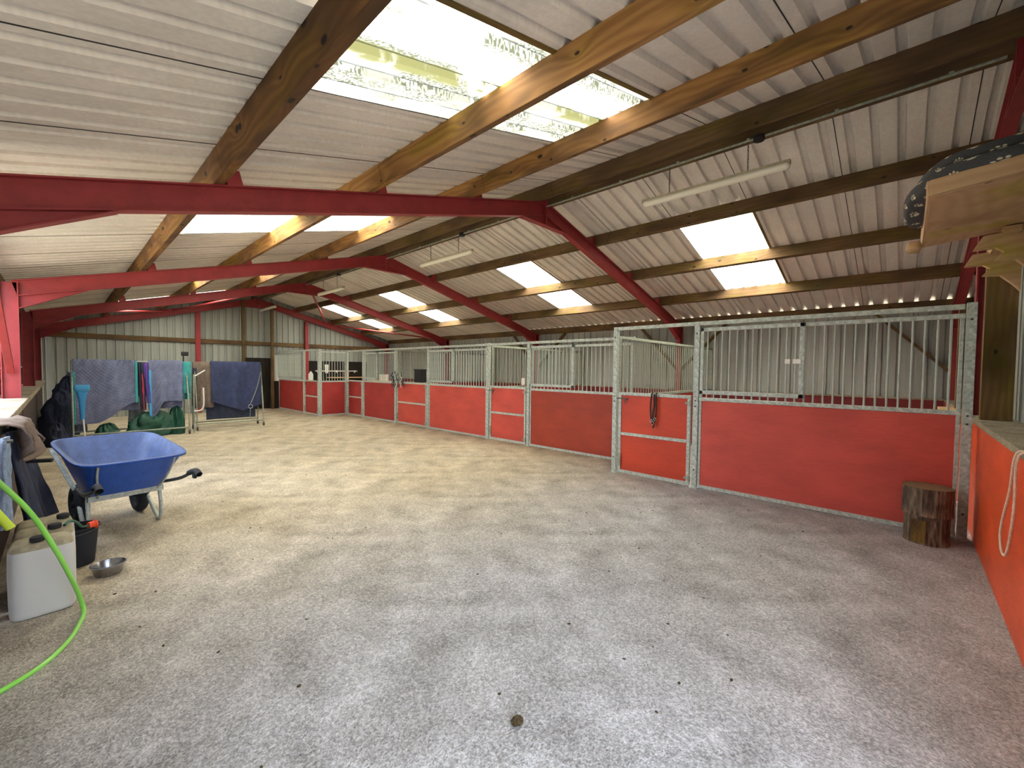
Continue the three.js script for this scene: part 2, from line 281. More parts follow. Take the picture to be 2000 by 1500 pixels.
// ---------------------------------------------------------------- floor, ground
{
  const nx = 60, nz = 90, g = new THREE.PlaneGeometry(XW - XL + 0.6, 20.4, nx, nz); g.rotateX(-Math.PI / 2); g.translate((XW + XL) / 2, 0, -8.2);
  const p = g.attributes.position, c = new Float32Array(p.count * 3), uv = g.attributes.uv;
  for (let i = 0; i < p.count; i++) {
    const x = p.getX(i), z = p.getZ(i); uv.setXY(i, x, z);
    const farTan = clamp(smooth(-1.2, -5.5, z) + 0.36 * (fbm(x * 0.9 + 30, z * 0.9 + 60, 4, 151) - 0.5)), wear = fbm(x * 0.5 + 9, z * 1.6 + 40, 4, 155);
    const k = 0.9 + 0.13 * (wear - 0.5), cl = mix3([0.77, 0.82, 0.95], [0.85, 0.765, 0.6], farTan); c.set(cl.map((q) => q * k), i * 3);  // cool doorway daylight painted into the near colour, tan farther in
  }
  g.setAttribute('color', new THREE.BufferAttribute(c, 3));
  const f = struct('floor', 'rough pale concrete floor, cool daylight tinted in nearby, tan towards the far end');
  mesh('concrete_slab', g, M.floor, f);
  bb().span(XL - 0.3, XW + 0.3, -0.25, -0.012, -18.4, 2).build('slab_edge', M.block, f);
  const gr = struct('ground', 'pale yard outside the barn');
  bb().span(-45, 45, -0.5, -0.26, -60, 45, 0).build('yard', M.ground, gr);
}
// ---------------------------------------------------------------- roof
{
  const roof = struct('ceiling', 'white profiled steel roof sheets on both slopes');
  const sk = { '-1': [0, 4, 9, 13], 1: [0, 4, 9, 13] };
  const lo = 1.5, hi = 4.19;
  const place = (s, t0, t1) => (z, d, e) => { const t = e ? t1 : t0; return [XR + s * (t + d * Math.sin(ANG)), yS(XR + t) + d * Math.cos(ANG), z]; };
  let nW = 0;
  for (const s of [-1, 1]) for (let k = -3; k < 16; k++) {
    const z1 = Math.min(Z0 - k * W5, ZN + 0.12), z0 = Math.max(Z0 - (k + 1) * W5, ZF - 0.1);
    if (z1 - z0 < 0.05) continue;
    const end = s > 0 ? 5.64 : 5.72;
    const spans = sk[s].includes(k) ? [[0.03, lo], [hi, end]] : [[0.03, end]];
    for (const [a, b] of spans) mesh('roof_sheet', ribbed(z0, z1, place(s, a, b), 0.044, b - a), M.sheet, roof);
    const bL = bb(); const q = (t) => [XR + s * t, yS(XR + t) - 0.001, z0]; bL.bar(q(0.1), q(end), 0.007, 0.004); bL.build('lap_shadow_dirt', M.lapShadowDirt, roof);  // dark strip standing in for the shadow and dirt line under each overlap
    if (sk[s].includes(k)) {
      const w = struct('window_' + (++nW), ['mossy rooflight on the left slope nearest the camera', 'clear rooflight on the left slope beyond the nearest red frame', 'rooflight on the left slope beyond the second red frame', 'rooflight on the left slope in the last bay', 'rooflight on the right slope nearest the camera', 'rooflight on the right slope between first and second red frames', 'rooflight on the right slope between second and third red frames', 'rooflight on the right slope in the last bay'][nW - 1]);
      mesh('rooflight_sheet', ribbed(z0 - 0.01, z1 + 0.01, (z, d, e) => { const t = e ? hi + 0.08 : lo - 0.08; return [XR + s * (t + d * Math.sin(ANG)), yS(XR + t) + d * Math.cos(ANG) + 0.002, z]; }, 0.044, 2.9), nW === 1 ? M.mossyLight : M.clearLight, w);
      const e = (t) => [XR + s * t, yS(XR + t) - 0.003, z1 + 0.015]; bb().bar(e(lo - 0.05), e(hi + 0.05), 0.035, 0.012).build('edge_strip', M.edgeStrip, w);
    }
  }
  bb().bar([XR - 0.1, 4.36, (ZN + ZF) / 2], [XR + 0.1, 4.36, (ZN + ZF) / 2], ZN - ZF + 0.3, 0.004).build('ridge_cap', M.sheet, roof);
}
// ---------------------------------------------------------------- walls
const gableTop = (x) => yS(x) + 0.01;
{ // far gable
  const w = struct('wall_far', 'pale profiled steel cladding of the far end wall');
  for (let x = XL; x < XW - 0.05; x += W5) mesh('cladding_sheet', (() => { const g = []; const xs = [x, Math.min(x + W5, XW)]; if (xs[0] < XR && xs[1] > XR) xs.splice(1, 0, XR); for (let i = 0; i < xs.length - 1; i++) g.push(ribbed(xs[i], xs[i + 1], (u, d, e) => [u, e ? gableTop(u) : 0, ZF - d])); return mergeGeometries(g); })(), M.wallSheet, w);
  const rl = bb('x').span(-0.35, 10.45, 2.4, 2.54, -17.85, -17.78); rl.build('sheeting_rail', M.brown, w);
  for (const x of [4.57, 5.53]) bb('y').span(x - 0.045, x + 0.045, 0, gableTop(x) - 0.2, -17.76, -17.66).build('timber_stud', M.brown, w);
  bb('x').span(6.88, 9.4, 0, 1.86, -17.83, -17.72).build('boarding', M.darkWall, w);
  bb('y').span(5.57, 5.8, 0, 1.06, -17.8, -17.72).build('boarding', M.darkWall, w);
  bb('y').span(5.575, 5.74, 1.06, 2.05, -17.8, -17.73).build('trim_board', M.white, w);
  const d = struct('door_1', 'dark boarded doorway in the far end wall');
  for (let i = 0; i < 5; i++) bb('y').span(4.62 + i * 0.172, 4.785 + i * 0.172, 0.02, 1.93, -17.8, -17.75).build('plank', M.darkWall, d);
}
{ // right wall
  const w = struct('wall_right', 'pale profiled cladding above a red kick wall behind the stalls');
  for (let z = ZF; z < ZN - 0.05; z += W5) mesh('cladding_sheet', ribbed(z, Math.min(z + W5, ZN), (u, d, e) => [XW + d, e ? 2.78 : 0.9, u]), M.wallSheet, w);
  bb('z').span(10.5, 10.6, 0, 1.13, -17.6, 0.5).build('kick_wall', M.kick, w);
  bb('z').span(10.48, 10.62, 1.13, 1.16, -17.6, 0.5).build('kick_wall_top', M.cap, w);
  bb('z').span(10.52, 10.57, 2.72, yS(10.55) - 0.002, ZF + 0.02, ZN - 0.02).build('eave_beam', M.brown, w);
}
{ // left wall: low block wall, unseen cladding added over the first bay, open to the second frame, boarded beyond
  const w = struct('wall_left', 'low block wall coloured dark for shade with a concrete coping, unseen added cladding nearby, then open, boarded dark farther on');
  const cuts = [0.55, ...FR.slice(1)];
  for (let i = 0; i < 4; i++) {
    const a = cuts[i] - (i ? 0.09 : 0), b = cuts[i + 1] + 0.09;
    bb('z').span(-0.62, -0.36, 0, 1.08, a, b).build('block_wall', M.shadedBlock, w);
    bb('z').span(-0.66, -0.3, 1.08, 1.15, a, b, 0.008).build('coping', M.cap, w);
  }
  for (let z = FR[1] - 0.05; z < ZN - 0.05; z += W5) mesh('cladding_sheet', ribbed(z, Math.min(z + W5, ZN), (u, d, e) => [XL + 0.03 - d, e ? 2.8 : 1.15, u]), M.wallSheet, w);  // unseen cladding added over the near bay to cut daylight
  for (let k = 0; k < 2; k++) for (let i = 0; i < 9; i++) bb('z').span(-0.62, -0.585, 1.16 + i * 0.19, 1.345 + i * 0.19, FR[2 + k] - 0.07, FR[3 + k] + 0.07).build('plank', M.darkWall, w);
  bb('z').span(-0.6, -0.55, 2.72, yS(-0.55) - 0.004, ZF + 0.02, ZN - 0.02).build('eave_beam', M.brown, w);
}
{ // near gable: unseen doorway behind the camera, narrowed to cut near light, red block wall to its right, cladding above
  const w = struct('wall_near', 'red painted block wall with a concrete coping beside the doorway, pale cladding above');
  bb().span(1.75, 10.6, 0, 1.11, 0.52, 0.82).build('block_wall', M.redWall, w);
  bb().span(1.75, 10.6, 1.11, 1.155, 0.505, 0.85, 0.01).build('coping', M.cap, w);
  for (let x = 1.75; x < XW - 0.05; x += W5) mesh('cladding_sheet', (() => { const g = []; const xs = [x, Math.min(x + W5, XW)]; if (xs[0] < XR && xs[1] > XR) xs.splice(1, 0, XR); for (let i = 0; i < xs.length - 1; i++) g.push(ribbed(xs[i], xs[i + 1], (u, d, e) => [u, e ? gableTop(u) : 1.15, 0.8 + d])); return mergeGeometries(g); })(), M.wallSheet, w);
  for (let x = XL; x < 1.7; x += W5) mesh('cladding_sheet', ribbed(x, Math.min(x + W5, 1.75), (u, d, e) => [u, e ? gableTop(u) : 2.5, 0.8 + d]), M.wallSheet, w);
  bb('y').span(6.13, 6.23, 1.155, 2.95, 0.545, 0.755).build('timber_post', M.postWood, w);
  bb('y').span(7.05, 7.15, 1.2, 2.35, 0.43, 0.5).build('timber_post', M.greyWood, w);
  bb('x').span(6.65, 7.35, 1.06, 1.2, 0.3, 0.5).build('timber_block', M.paleWood, w);
  bb('y').span(1.63, 1.75, 0, 2.5, 0.6, 0.78).build('door_post', M.greyWood, w);
}
// ---------------------------------------------------------------- steel frames
function ibeam(b, a, c, h, w, across) {      // an I section from a to c; h deep, flanges w wide along "across"
  const A = V(...a), C = V(...c), d = C.clone().sub(A), L = d.length(); d.normalize();
  const x = V(...across).normalize(), y = d.clone().cross(x).normalize(), m = new THREE.Matrix4().makeBasis(x, y, d); m.setPosition(A.clone().add(C).multiplyScalar(0.5));
  for (const s of [-1, 1]) b.add(new THREE.BoxGeometry(w, 0.012, L).translate(0, s * (h / 2 - 0.006), 0), m);
  b.add(new THREE.BoxGeometry(0.009, h - 0.02, L), m); return b;
}
const yTop = (x) => 4.14 - SL * Math.abs(x - XR), RD = 0.21;
const PUR = { L3: 0.87, L2: 2.19, L1: 3.55, R1: 6.47, R2: 7.87, R3: 9.2 };
function frame(z, label, gable, parts) {
  const t = thing('steel_portal_frame', label, 'steel frame', [XR, 0, z]);
  for (const s of [-1, 1]) {
    if (parts === 'right' && s < 0) continue;
    const q = (dx, dy) => [s * dx, yTop(XR + dx) - RD / 2 / Math.cos(ANG) + dy, 0];
    ibeam(bb(), q(0.01, 0), q(5.45, 0), RD * 0.99, 0.1, [0, 0, 1]).build('rafter', M.red, t);
    const cx = s > 0 ? 10.4 - XR : -0.45 - XR;
    ibeam(bb(), [cx, 0, 0], [cx, yTop(XR + 5.45) - 0.03, 0], 0.17, 0.1, [0, 0, 1]).build('column', M.red, t);
    const h = bb(), i0 = Math.abs(cx) - 0.085, yl = (dx) => yTop(XR + dx) - RD / Math.cos(ANG), i1 = i0 - 0.66;
    const sh = new THREE.Shape([new THREE.Vector2(s * i0, yl(i0)), new THREE.Vector2(s * i1, yl(i1)), new THREE.Vector2(s * i0, yl(i0) - 0.16)]);
    h.add(new THREE.ExtrudeGeometry(sh, { depth: 0.01, bevelEnabled: false }), new THREE.Matrix4().setPosition(0, 0, -0.005)); h.bar([s * i0, yl(i0) - 0.16, 0], [s * i1, yl(i1), 0], 0.1, 0.01);
    h.build('eave_haunch', M.red, t);
    for (const k of s < 0 ? ['L3', 'L2', 'L1'] : ['R1', 'R2', 'R3']) {
      const dx = PUR[k] - XR - s * 0.045 * (s < 0 ? 1 : 1) - s * 0.02, c = bb(); c.box(0.008, 0.15, 0.09, dx, yTop(XR + Math.abs(dx)) + 0.07, 0, 0, [0, 0, -s * ANG]); c.box(0.09, 0.008, 0.09, dx - s * 0.04, yTop(XR + Math.abs(dx)) + 0.005, 0, 0, [0, 0, -s * ANG]);
      c.box(0.11, 0.12, 0.008, dx - s * 0.055, yTop(XR + Math.abs(dx)) + 0.065, 0.048, 0, [0, 0, -s * ANG]); c.rod([dx - 0.012, yTop(XR + Math.abs(dx)) + 0.1, 0.02], [dx + 0.012, yTop(XR + Math.abs(dx)) + 0.1, 0.02], 0.011); c.build('purlin_cleat', M.red, t);
    }
  }
  const y0 = yTop(XR), a = bb(); a.box(0.012, 0.36, 0.11, -0.008, y0 - 0.16, 0, 0); a.box(0.012, 0.36, 0.11, 0.008, y0 - 0.16, 0, 0);
  for (const dy of [-0.06, -0.16, -0.27]) for (const dz of [-0.035, 0.035]) a.rod([-0.03, y0 + dy, dz], [0.03, y0 + dy, dz], 0.01);
  a.build('apex_plate', M.red, t);
  const sh = new THREE.Shape([new THREE.Vector2(-0.5, y0 - RD / Math.cos(ANG) - 0.5 * SL), new THREE.Vector2(0, y0 - RD / Math.cos(ANG)), new THREE.Vector2(0.5, y0 - RD / Math.cos(ANG) - 0.5 * SL)]), ah = bb();
  ah.add(new THREE.ExtrudeGeometry(sh, { depth: 0.01, bevelEnabled: false }), new THREE.Matrix4().setPosition(0, 0, -0.005)); ah.box(1.0, 0.01, 0.1, 0, y0 - RD / Math.cos(ANG) - 0.5 * SL - 0.003, 0, 0); ah.build('apex_haunch', M.red, t);
  if (gable) for (const x of [3.22, 6.79]) { if (parts === 'right' && x < 5) continue; ibeam(bb(), [x - XR, 0, 0], [x - XR, yTop(x) - RD - 0.02, 0], 0.14, 0.13, [1, 0, 0]).build('gable_column', M.red, t); }
  return t;
}
frame(FR[0], 'red steel gable frame at the right edge behind the dog bed shelf', true, 'right');
frame(FR[1], 'nearest red steel portal frame spanning the whole barn overhead', false);
frame(FR[2], 'second red steel portal frame, its left column rising from the low wall', false);
frame(FR[3], 'third red steel portal frame, the farthest one free of the end wall', false);
frame(FR[4], 'red steel end frame with two upright columns against the far cladding', true);
// wind braces in the last bay and knee braces on the right wall
for (const [s, side] of [[-1, 'left'], [1, 'right']]) {
  const q = (dx, z) => [XR + s * dx, yTop(XR + dx) - 0.07, z];
  tag(bb().rod(q(0.15, FR[3] - 0.1), q(2.5, FR[4] + 0.1), 0.03).build('roof_brace', M.red), `red tubular brace from the third frame apex down the ${side} slope`, 'brace');
  tag(bb().rod(q(5.1, FR[3] - 0.1), q(2.65, FR[4] + 0.1), 0.03).build('roof_brace', M.red), `red tubular brace from the ${side} eave up to the end frame`, 'brace');
}
for (const [z, d, w] of [[FR[0], -1, 'beside the near gable column in the nearest stall'], [FR[1], 1, 'on the near side of the first frame column behind the stalls'], [FR[1], -1, 'on the far side of the first frame column behind the stalls'], [FR[2], 1, 'on the near side of the second frame column behind the stalls'], [FR[2], -1, 'on the far side of the second frame column behind the stalls']])
  tag(bb('z').bar([10.44, 1.65, z + d * 0.06], [10.5, 2.72, z + d * 1.05], 0.045, 0.12, [1, 0, 0]).build('knee_brace', M.brown), `brown timber knee brace ${w}`, 'brace');
tag(bb('z').bar([-0.45, 1.5, FR[2] + 0.06], [-0.5, 2.7, FR[2] + 1.5], 0.06, 0.07, [1, 0, 0]).build('knee_brace', M.red), 'red slanting brace on the left column of the second frame', 'brace');
// ---------------------------------------------------------------- purlins
const PL = { L3: ['third timber roof beam down from the ridge on the left slope', 'honeyDark'], L2: ['second timber roof beam down the left slope, under the mossy rooflight', 'honey'], L1: ['first timber roof beam left of the ridge, knotty and honey coloured', 'honey'], R1: ['first timber roof beam down the right slope, above the rooflights', 'brown'], R2: ['second timber roof beam down the right slope, crossing the rooflights', 'greyWood'], R3: ['third timber roof beam down the right slope, below the rooflights', 'greyWood'] };
function purlin(name, x, label, mat) {
  const s = x < XR ? -1 : 1, t = thing('roof_purlin', label, 'beam', [x, 0, 0]), b = bb('z'), zs = [ZN - 0.04, FR[1] + 0.3, FR[2] + 0.3, FR[3] + 0.3, ZF + 0.03];
  for (let i = 0; i < 4; i++) bb('z').box(0.075, 0.193, zs[i] - zs[i + 1] - 0.004, 0, yS(x) - 0.0965 * Math.cos(ANG) - 0.003, (zs[i] + zs[i + 1]) / 2, 0.006, [0, 0, -s * ANG]).build('timber', M[mat], t);
  return t;
}
for (const k in PL) purlin(k, PUR[k], PL[k][0], PL[k][1]);
purlin('A', XR - 0.16, 'left beam of the dark timber pair under the ridge', 'brown');
purlin('B', XR + 0.16, 'right beam of the dark timber pair under the ridge', 'brown');
{ // conduit under the ridge
  const t = thing('cable_conduit', 'thin grey cable conduit running under the ridge beams', 'conduit', [XR, 4.06, 0]);
  bb().rod([0, 0, 0.5], [0, 0, -17.4], 0.012).build('pipe', M.galvDull, t);
  for (let z = 0.2; z > -17; z -= 0.75) bb().box(0.05, 0.02, 0.03, 0, 0.01, z, 0.003).build('clip', M.galvDull, t);
  for (const z of [-1.2, -6, -11]) bb().lathe([[0, 0], [0.05, 0], [0.055, 0.01], [0.055, 0.05], [0, 0.05]], 0, -0.035, z).build('junction_box', M.black, t);
}
// ---------------------------------------------------------------- strip lights
function stripLight(z, y, label) {
  const t = thing('strip_light', label, 'light fitting', [XR, y, z], 0), L = 1.58;
  bb().box(0.05, 0.045, L, 0, 0.03, 0, 0.004).build('housing', M.lampBody, t);
  const d = bb(); d.add(new THREE.CapsuleGeometry(0.045, L - 0.09, 4, 14).rotateX(Math.PI / 2).scale(1, 0.8, 1), new THREE.Matrix4().setPosition(0, -0.005, 0)); d.build('diffuser', M.lamp, t);
  for (const c of [-0.45, 0.4]) { const b = bb(), top = 4.05 - y; for (let k = 0, yy = 0.055; yy < top; yy += 0.021, k++) b.add(new THREE.TorusGeometry(0.011, 0.0032, 4, 8).scale(0.75, 1.25, 1), new THREE.Matrix4().makeRotationY(k % 2 ? 1.2 : -0.4).setPosition(0.004 * Math.sin(k), yy, c)); b.build('chain', M.steelDark, t); }
}
stripLight(-1.7, 3.69, 'nearest chain-hung strip light below the ridge');
stripLight(-6.5, 3.69, 'second chain-hung strip light, just past the nearest red frame');
stripLight(-11.5, 3.66, 'third chain-hung strip light, just past the second red frame');
stripLight(-16.6, 3.66, 'farthest chain-hung strip light, close to the end wall');

// ---------------------------------------------------------------- stalls
const barG = new THREE.CylinderGeometry(0.0095, 0.0095, 1, 8);
function bar(parent, x, z, y0, y1, mat = M.galv) { const m = mesh('bar', barG, mat, parent); m.scale.y = y1 - y0; m.position.set(x, (y0 + y1) / 2, z); return m; }
const boltG = new THREE.CylinderGeometry(0.011, 0.011, 0.01, 8).rotateZ(Math.PI / 2);
function post(x, z, h, label, s = 0.07, mat = M.galv) {
  const t = thing('stall_post', label, 'post', [x, 0, z]);
  bb('y').box(s, h - 0.01, s, 0, h / 2 + 0.005, 0, 0.005).build('upright', mat, t); bb().box(s * 1.5, 0.01, s * 1.5, 0, 0.005, 0, 0).build('foot_plate', mat, t);
  for (const y of [0.25, 1.12, 1.2, h - 0.16]) mesh('bolt', boltG, M.steelDark, t).position.set(-s / 2 - 0.001, y, 0);
  return t;
}
// a fixed stall front in a plane of constant x running from z = 0 to z = -len (own axes), bars above a red board
function front(x, z, len, label, o = {}) {
  const h = o.h ?? 2.2, top = o.top ?? 1.235, t = thing('stall_screen', label, 'stall panel', [x, 0, z], o.turn || 0), bm = o.board || M.board, g = o.galv || M.galv;
  bb().span(-0.01, 0.01, 0.05, top - 0.03, -0.02, -len + 0.02, 0).build('board', bm, t);
  bb('z').span(-0.022, 0.022, 0.012, 0.055, 0, -len).build('bottom_rail', g, t);
  bb('z').span(-0.022, 0.022, top - 0.035, top + 0.01, 0, -len).build('middle_rail', g, t);
  if (!o.low) bb('z').span(-0.022, 0.022, h - 0.065, h - 0.02, 0, -len).build('top_rail', g, t);
  for (const zz of [-0.02, -len + 0.02]) bb('y').span(-0.02, 0.02, 0.05, o.low ? top : h - 0.05, zz - 0.015, zz + 0.015).build('stile', g, t);
  if (!o.low) { const n = Math.round(len / 0.092); for (let i = 1; i < n; i++) bar(t, 0, -len * i / n, top + 0.005, h - 0.06, g); }
  if (o.hatch) {
    const w = o.hatch, hx = -0.05, y0 = top + 0.06, y1 = h - 0.02, za = -len + 0.02, zb = za + w, hp = part('sliding_hatch', t);
    bb().span(hx - 0.015, hx + 0.015, y1 - 0.05, y1, za, zb).span(hx - 0.015, hx + 0.015, y0, y0 + 0.05, za, zb).span(hx - 0.015, hx + 0.015, y0, y1, za, za + 0.04).span(hx - 0.015, hx + 0.015, y0, y1, zb - 0.05, zb).build('hatch_frame', g, hp);
    const n = Math.round(w / 0.088); for (let i = 1; i < n; i++) bar(hp, hx, za + w * i / n, y0 + 0.03, y1 - 0.03, g);
    if (o.plate) bb().span(hx - 0.024, hx - 0.012, 1.7, 1.755, zb - 0.11, zb - 0.03).build('latch_plate', M.white, hp), bb().span(hx - 0.024, hx - 0.012, 1.7, 1.755, zb - 0.19, zb - 0.135).build('latch_plate', M.white, hp);
  }
  return t;
}
function door(x, z, len, label, o = {}) {
  const t = thing('stall_door', label, 'stall door', [x, 0, z], o.turn || 0), top = o.top ?? 1.26, bm = o.board || M.board, g = o.galv || M.galv, a = -0.03, b = -len + 0.03;
  bb().span(-0.008, 0.008, 0.05, top - 0.03, a - 0.02, b + 0.02, 0).build('board', bm, t);
  const f = bb('z'); f.span(-0.022, 0.022, 0.02, 0.065, a, b).span(-0.022, 0.022, top - 0.04, top + 0.005, a, b); f.build('door_frame', g, t);
  bb('z').span(-0.03, 0.022, 0.605, 0.65, a - 0.04, b + 0.04).build('mid_rail', g, t);
  for (const zz of [a - 0.02, b + 0.02]) bb('y').span(-0.024, 0.022, 0.03, top, zz - 0.022, zz + 0.022).build('stile', g, t);
  for (const y of [0.12, top - 0.1]) { const k = bb(); k.rod([-0.035, y - 0.04, a + 0.005], [-0.035, y + 0.04, a + 0.005], 0.016).box(0.03, 0.03, 0.07, -0.03, y, a - 0.03, 0.003); k.build('hinge', M.galvDull, t); }
  const l = bb(); l.rod([-0.04, top - 0.09, b + 0.16], [-0.04, top - 0.09, b - 0.02], 0.009).rod([-0.04, top - 0.09, b + 0.12], [-0.05, top - 0.17, b + 0.12], 0.008); l.build('bolt_latch', M.steelDark, t);
  bb().box(0.02, 0.18, 0.045, -0.035, 0.22, b + 0.03, 0.004).build('kick_latch', M.galvDull, t);
  return t;
}
function topRail(x, za, zb, y, label) { tag(bb('z').span(x - 0.025, x + 0.025, y - 0.05, y, za, zb).build('stall_top_rail', M.galv), label, 'rail'); }
// a partition across the barn, from x0 to x1
function partition(z, x0, x1, label) {
  const t = thing('stall_partition', label, 'partition', [0, 0, z]);
  bb().span(x0, x1, 0.05, 1.15, -0.012, 0.012, 0).build('board', M.boardDark, t);
  bb('x').span(x0, x1, 1.15, 1.2, -0.022, 0.022).build('middle_rail', M.galvDull, t); bb('x').span(x0, x1, 2.1, 2.145, -0.022, 0.022).build('top_rail', M.galvDull, t);
  bb('x').span(x0, x1, 0.012, 0.055, -0.022, 0.022).build('bottom_rail', M.galvDull, t);
  const n = Math.round((x1 - x0) / 0.1); for (let i = 1; i < n; i++) bar(t, x0 + (x1 - x0) * i / n, 0, 1.19, 2.11, M.galvDull);
  for (const x of [x0 + 0.03, x1 - 0.03]) bb('y').span(x - 0.025, x + 0.025, 0, 2.14, -0.025, 0.025).build('upright', M.galvDull, t);
}
// nearest stall, standing forward of the others
const XA = 5.93, XB = 6.67, XC = 5.75;
post(XA, 0.445, 2.28, 'bolted galvanised post in the corner beside the red block wall');
front(XA, 0.405, 2.445, 'nearest stall front, wide red board under bars with two white latch plates', { h: 2.2, hatch: 1.16, plate: true });
post(XA, -2.08, 2.27, 'galvanised post between the nearest red stall front and its door');
door(XA, -2.12, 1.15, 'nearest stall door, red boards with a leather headcollar hung on it', { board: M.boardOrange });
post(XA, -3.31, 2.27, 'galvanised post at the far edge of the nearest stall door');
topRail(XA, 0.4, -3.28, 2.27, 'galvanised top rail over the nearest stall, a step higher than the rest');
// the row behind it
front(XB, -3.4, 2.3, 'second stall front from the near end, scuffed brownish red board under bars', { h: 2.1, top: 1.2, hatch: 1.1, board: M.boardBrown });
post(XB, -5.74, 2.18, 'galvanised post between the brownish second stall front and its door');
door(XB, -5.78, 1.14, 'second stall door from the near end, below a gap in the bars', { top: 1.22 });
post(XB, -6.96, 2.19, 'galvanised post between the second stall door and the third front');
front(XB, -7.0, 2.22, 'third stall front from the near end, red board below bars', { h: 2.1, top: 1.19, hatch: 1.05 });
post(XB, -9.26, 2.19, 'galvanised post between the third stall front and its door');
door(XB, -9.3, 1.5, 'third stall door from the near end, extra wide with tack above', { top: 1.2 });
post(XB, -10.84, 2.18, 'galvanised post at the far edge of the wide third stall door');
front(XB, -10.88, 1.86, 'fourth stall front from the near end, narrow red board', { h: 2.1, top: 1.18, hatch: 0.9, board: M.boardDark });
post(XB, -12.78, 2.18, 'galvanised post between the narrow fourth stall front and its door');
door(XB, -12.82, 1.04, 'fourth stall door from the near end, in the inner corner', { top: 1.18, board: M.boardDark });
post(XB, -13.92, 2.18, 'galvanised post in the inner corner where the stalls step forward');
topRail(XB, -3.38, -13.88, 2.18, 'long galvanised top rail over the second to fourth stalls');
// far unit
post(XC, -13.95, 2.2, 'stout galvanised post on the outer corner of the farthest stall', 0.09);
front(XC + 0.04, -13.95, 0.84, 'short red stall panel facing the camera between the two corner posts', { h: 2.15, top: 1.15, turn: -Math.PI / 2, board: M.boardDark });
door(XC, -14.0, 1.15, 'farthest stall door, narrow and low, left of the corner post', { top: 1.16, board: M.boardDark });
post(XC, -15.2, 2.18, 'galvanised post between the farthest stall door and its red front');
front(XC, -15.24, 2.4, 'farthest stall front, dark red board with a closed bar hatch by the end wall', { h: 2.15, top: 1.14, hatch: 2.3, board: M.boardDark });
topRail(XC, -14.0, -17.64, 2.2, 'galvanised top rail over the farthest stall');
partition(-3.33, 6.03, 10.45, 'barred partition between the first and second stalls');
partition(-6.96, 6.75, 10.45, 'barred partition between the second and third stalls');
partition(-10.84, 6.75, 10.45, 'barred partition between the third and fourth stalls');
{ // leather headcollar on the nearest door
  const t = thing('headcollar', 'brown leather headcollar with metal rings hanging over the nearest stall door', 'headcollar', [XA - 0.045, 0, -2.66]), m = M.leather;
  const strap = (pts, w) => { const b = bb(); for (let i = 0; i < pts.length - 1; i++) b.bar(pts[i], pts[i + 1], w, 0.006, [0, 0, 1]); return b; };
  strap([[0.05, 1.272, 0.03], [-0.005, 1.275, 0.03], [-0.012, 1.15, 0.036], [-0.012, 0.95, 0.03], [-0.014, 0.84, 0.012]], 0.006).tube([[0.03, 1.275, 0.03], [-0.004, 1.272, 0.03], [-0.014, 1.15, 0.038], [-0.014, 0.95, 0.034], [-0.016, 0.82, 0.01]], 0.012, 6).build('strap', m, t);
  bb().tube([[0.03, 1.275, -0.03], [-0.004, 1.272, -0.03], [-0.014, 1.1, -0.045], [-0.016, 0.92, -0.035], [-0.018, 0.83, -0.012]], 0.012, 6).build('strap', m, t);
  bb().tube([[-0.004, 1.26, 0], [-0.02, 1.1, 0.01], [-0.022, 0.93, -0.01], [-0.022, 0.8, 0.012], [-0.02, 0.77, -0.004]], 0.013, 6).build('strap', m, t);
  for (const [y, z] of [[0.9, 0.03], [0.87, -0.025], [0.84, 0]]) bb().add(new THREE.TorusGeometry(0.022, 0.005, 6, 14).rotateY(1.2), new THREE.Matrix4().setPosition(-0.03, y, z)).build('ring', M.chrome, t);
}
// tack and tubs standing about the far stalls
{
  const t = thing('bridle', 'tangle of bridles and a white halter hung at the wide third door', 'bridle', [XB - 0.06, 1.2, -10.62]);
  for (let i = 0; i < 7; i++) { const z = rr(-0.3, 0.35), pts = []; for (let k = 0; k < 6; k++) pts.push([-0.02 - 0.05 * rnd(), 0.28 - k * 0.085 + rr(-0.03, 0.03), z + rr(-0.09, 0.09)]); bb().tube(pts, 0.011, 5).build('strap', i === 2 || i === 5 ? M.white : M.black, t); }
  bb().add(new THREE.TorusGeometry(0.09, 0.016, 6, 18).rotateY(1.4), new THREE.Matrix4().setPosition(-0.03, 0, 0.2)).build('coiled_rein', M.leather, t);
}
function tub(name, label, cat, x, y, z, r, h, mat, group) { const t = thing(name, label, cat, [x, y, z], 0, group); bb().lathe([[0, 0], [r * 0.82, 0], [r * 0.86, 0.01], [r, h - 0.01], [r, h], [r * 0.9, h], [r * 0.78, 0.03], [0, 0.03]], 0, 0, 0, 20).build('body', mat, t); bb().lathe([[r, h - 0.025], [r * 1.08, h - 0.02], [r * 1.08, h], [r, h]], 0, 0, 0, 20).build('rim', mat, t); return t; }
const ledge = (name, label, x, z, w, y) => { const t = thing(name, label, 'shelf', [x, 0, z]); bb('z').span(-0.12, 0.12, y - 0.03, y, -w / 2, w / 2).build('board', M.paleWood, t); for (const k of [-1, 1]) bb('y').span(-0.1, 0.1, 0, y - 0.03, k * (w / 2 - 0.05) - 0.02, k * (w / 2 - 0.05) + 0.02).build('leg', M.paleWood, t); };
ledge('tack_shelf', 'pale tack shelf behind the bars of the fourth stall', XB + 0.2, -12.0, 1.5, 1.2);
tub('tub', 'small white tub left of its twin behind the fourth stall bars', 'tub', XB + 0.2, 1.2, -12.0, 0.07, 0.2, M.white);
tub('tub', 'small white tub right of its twin behind the fourth stall bars', 'tub', XB + 0.2, 1.2, -11.75, 0.07, 0.2, M.white);
ledge('tack_shelf', 'pale tack shelf behind the wide third door', XB + 0.25, -9.75, 0.8, 1.2);
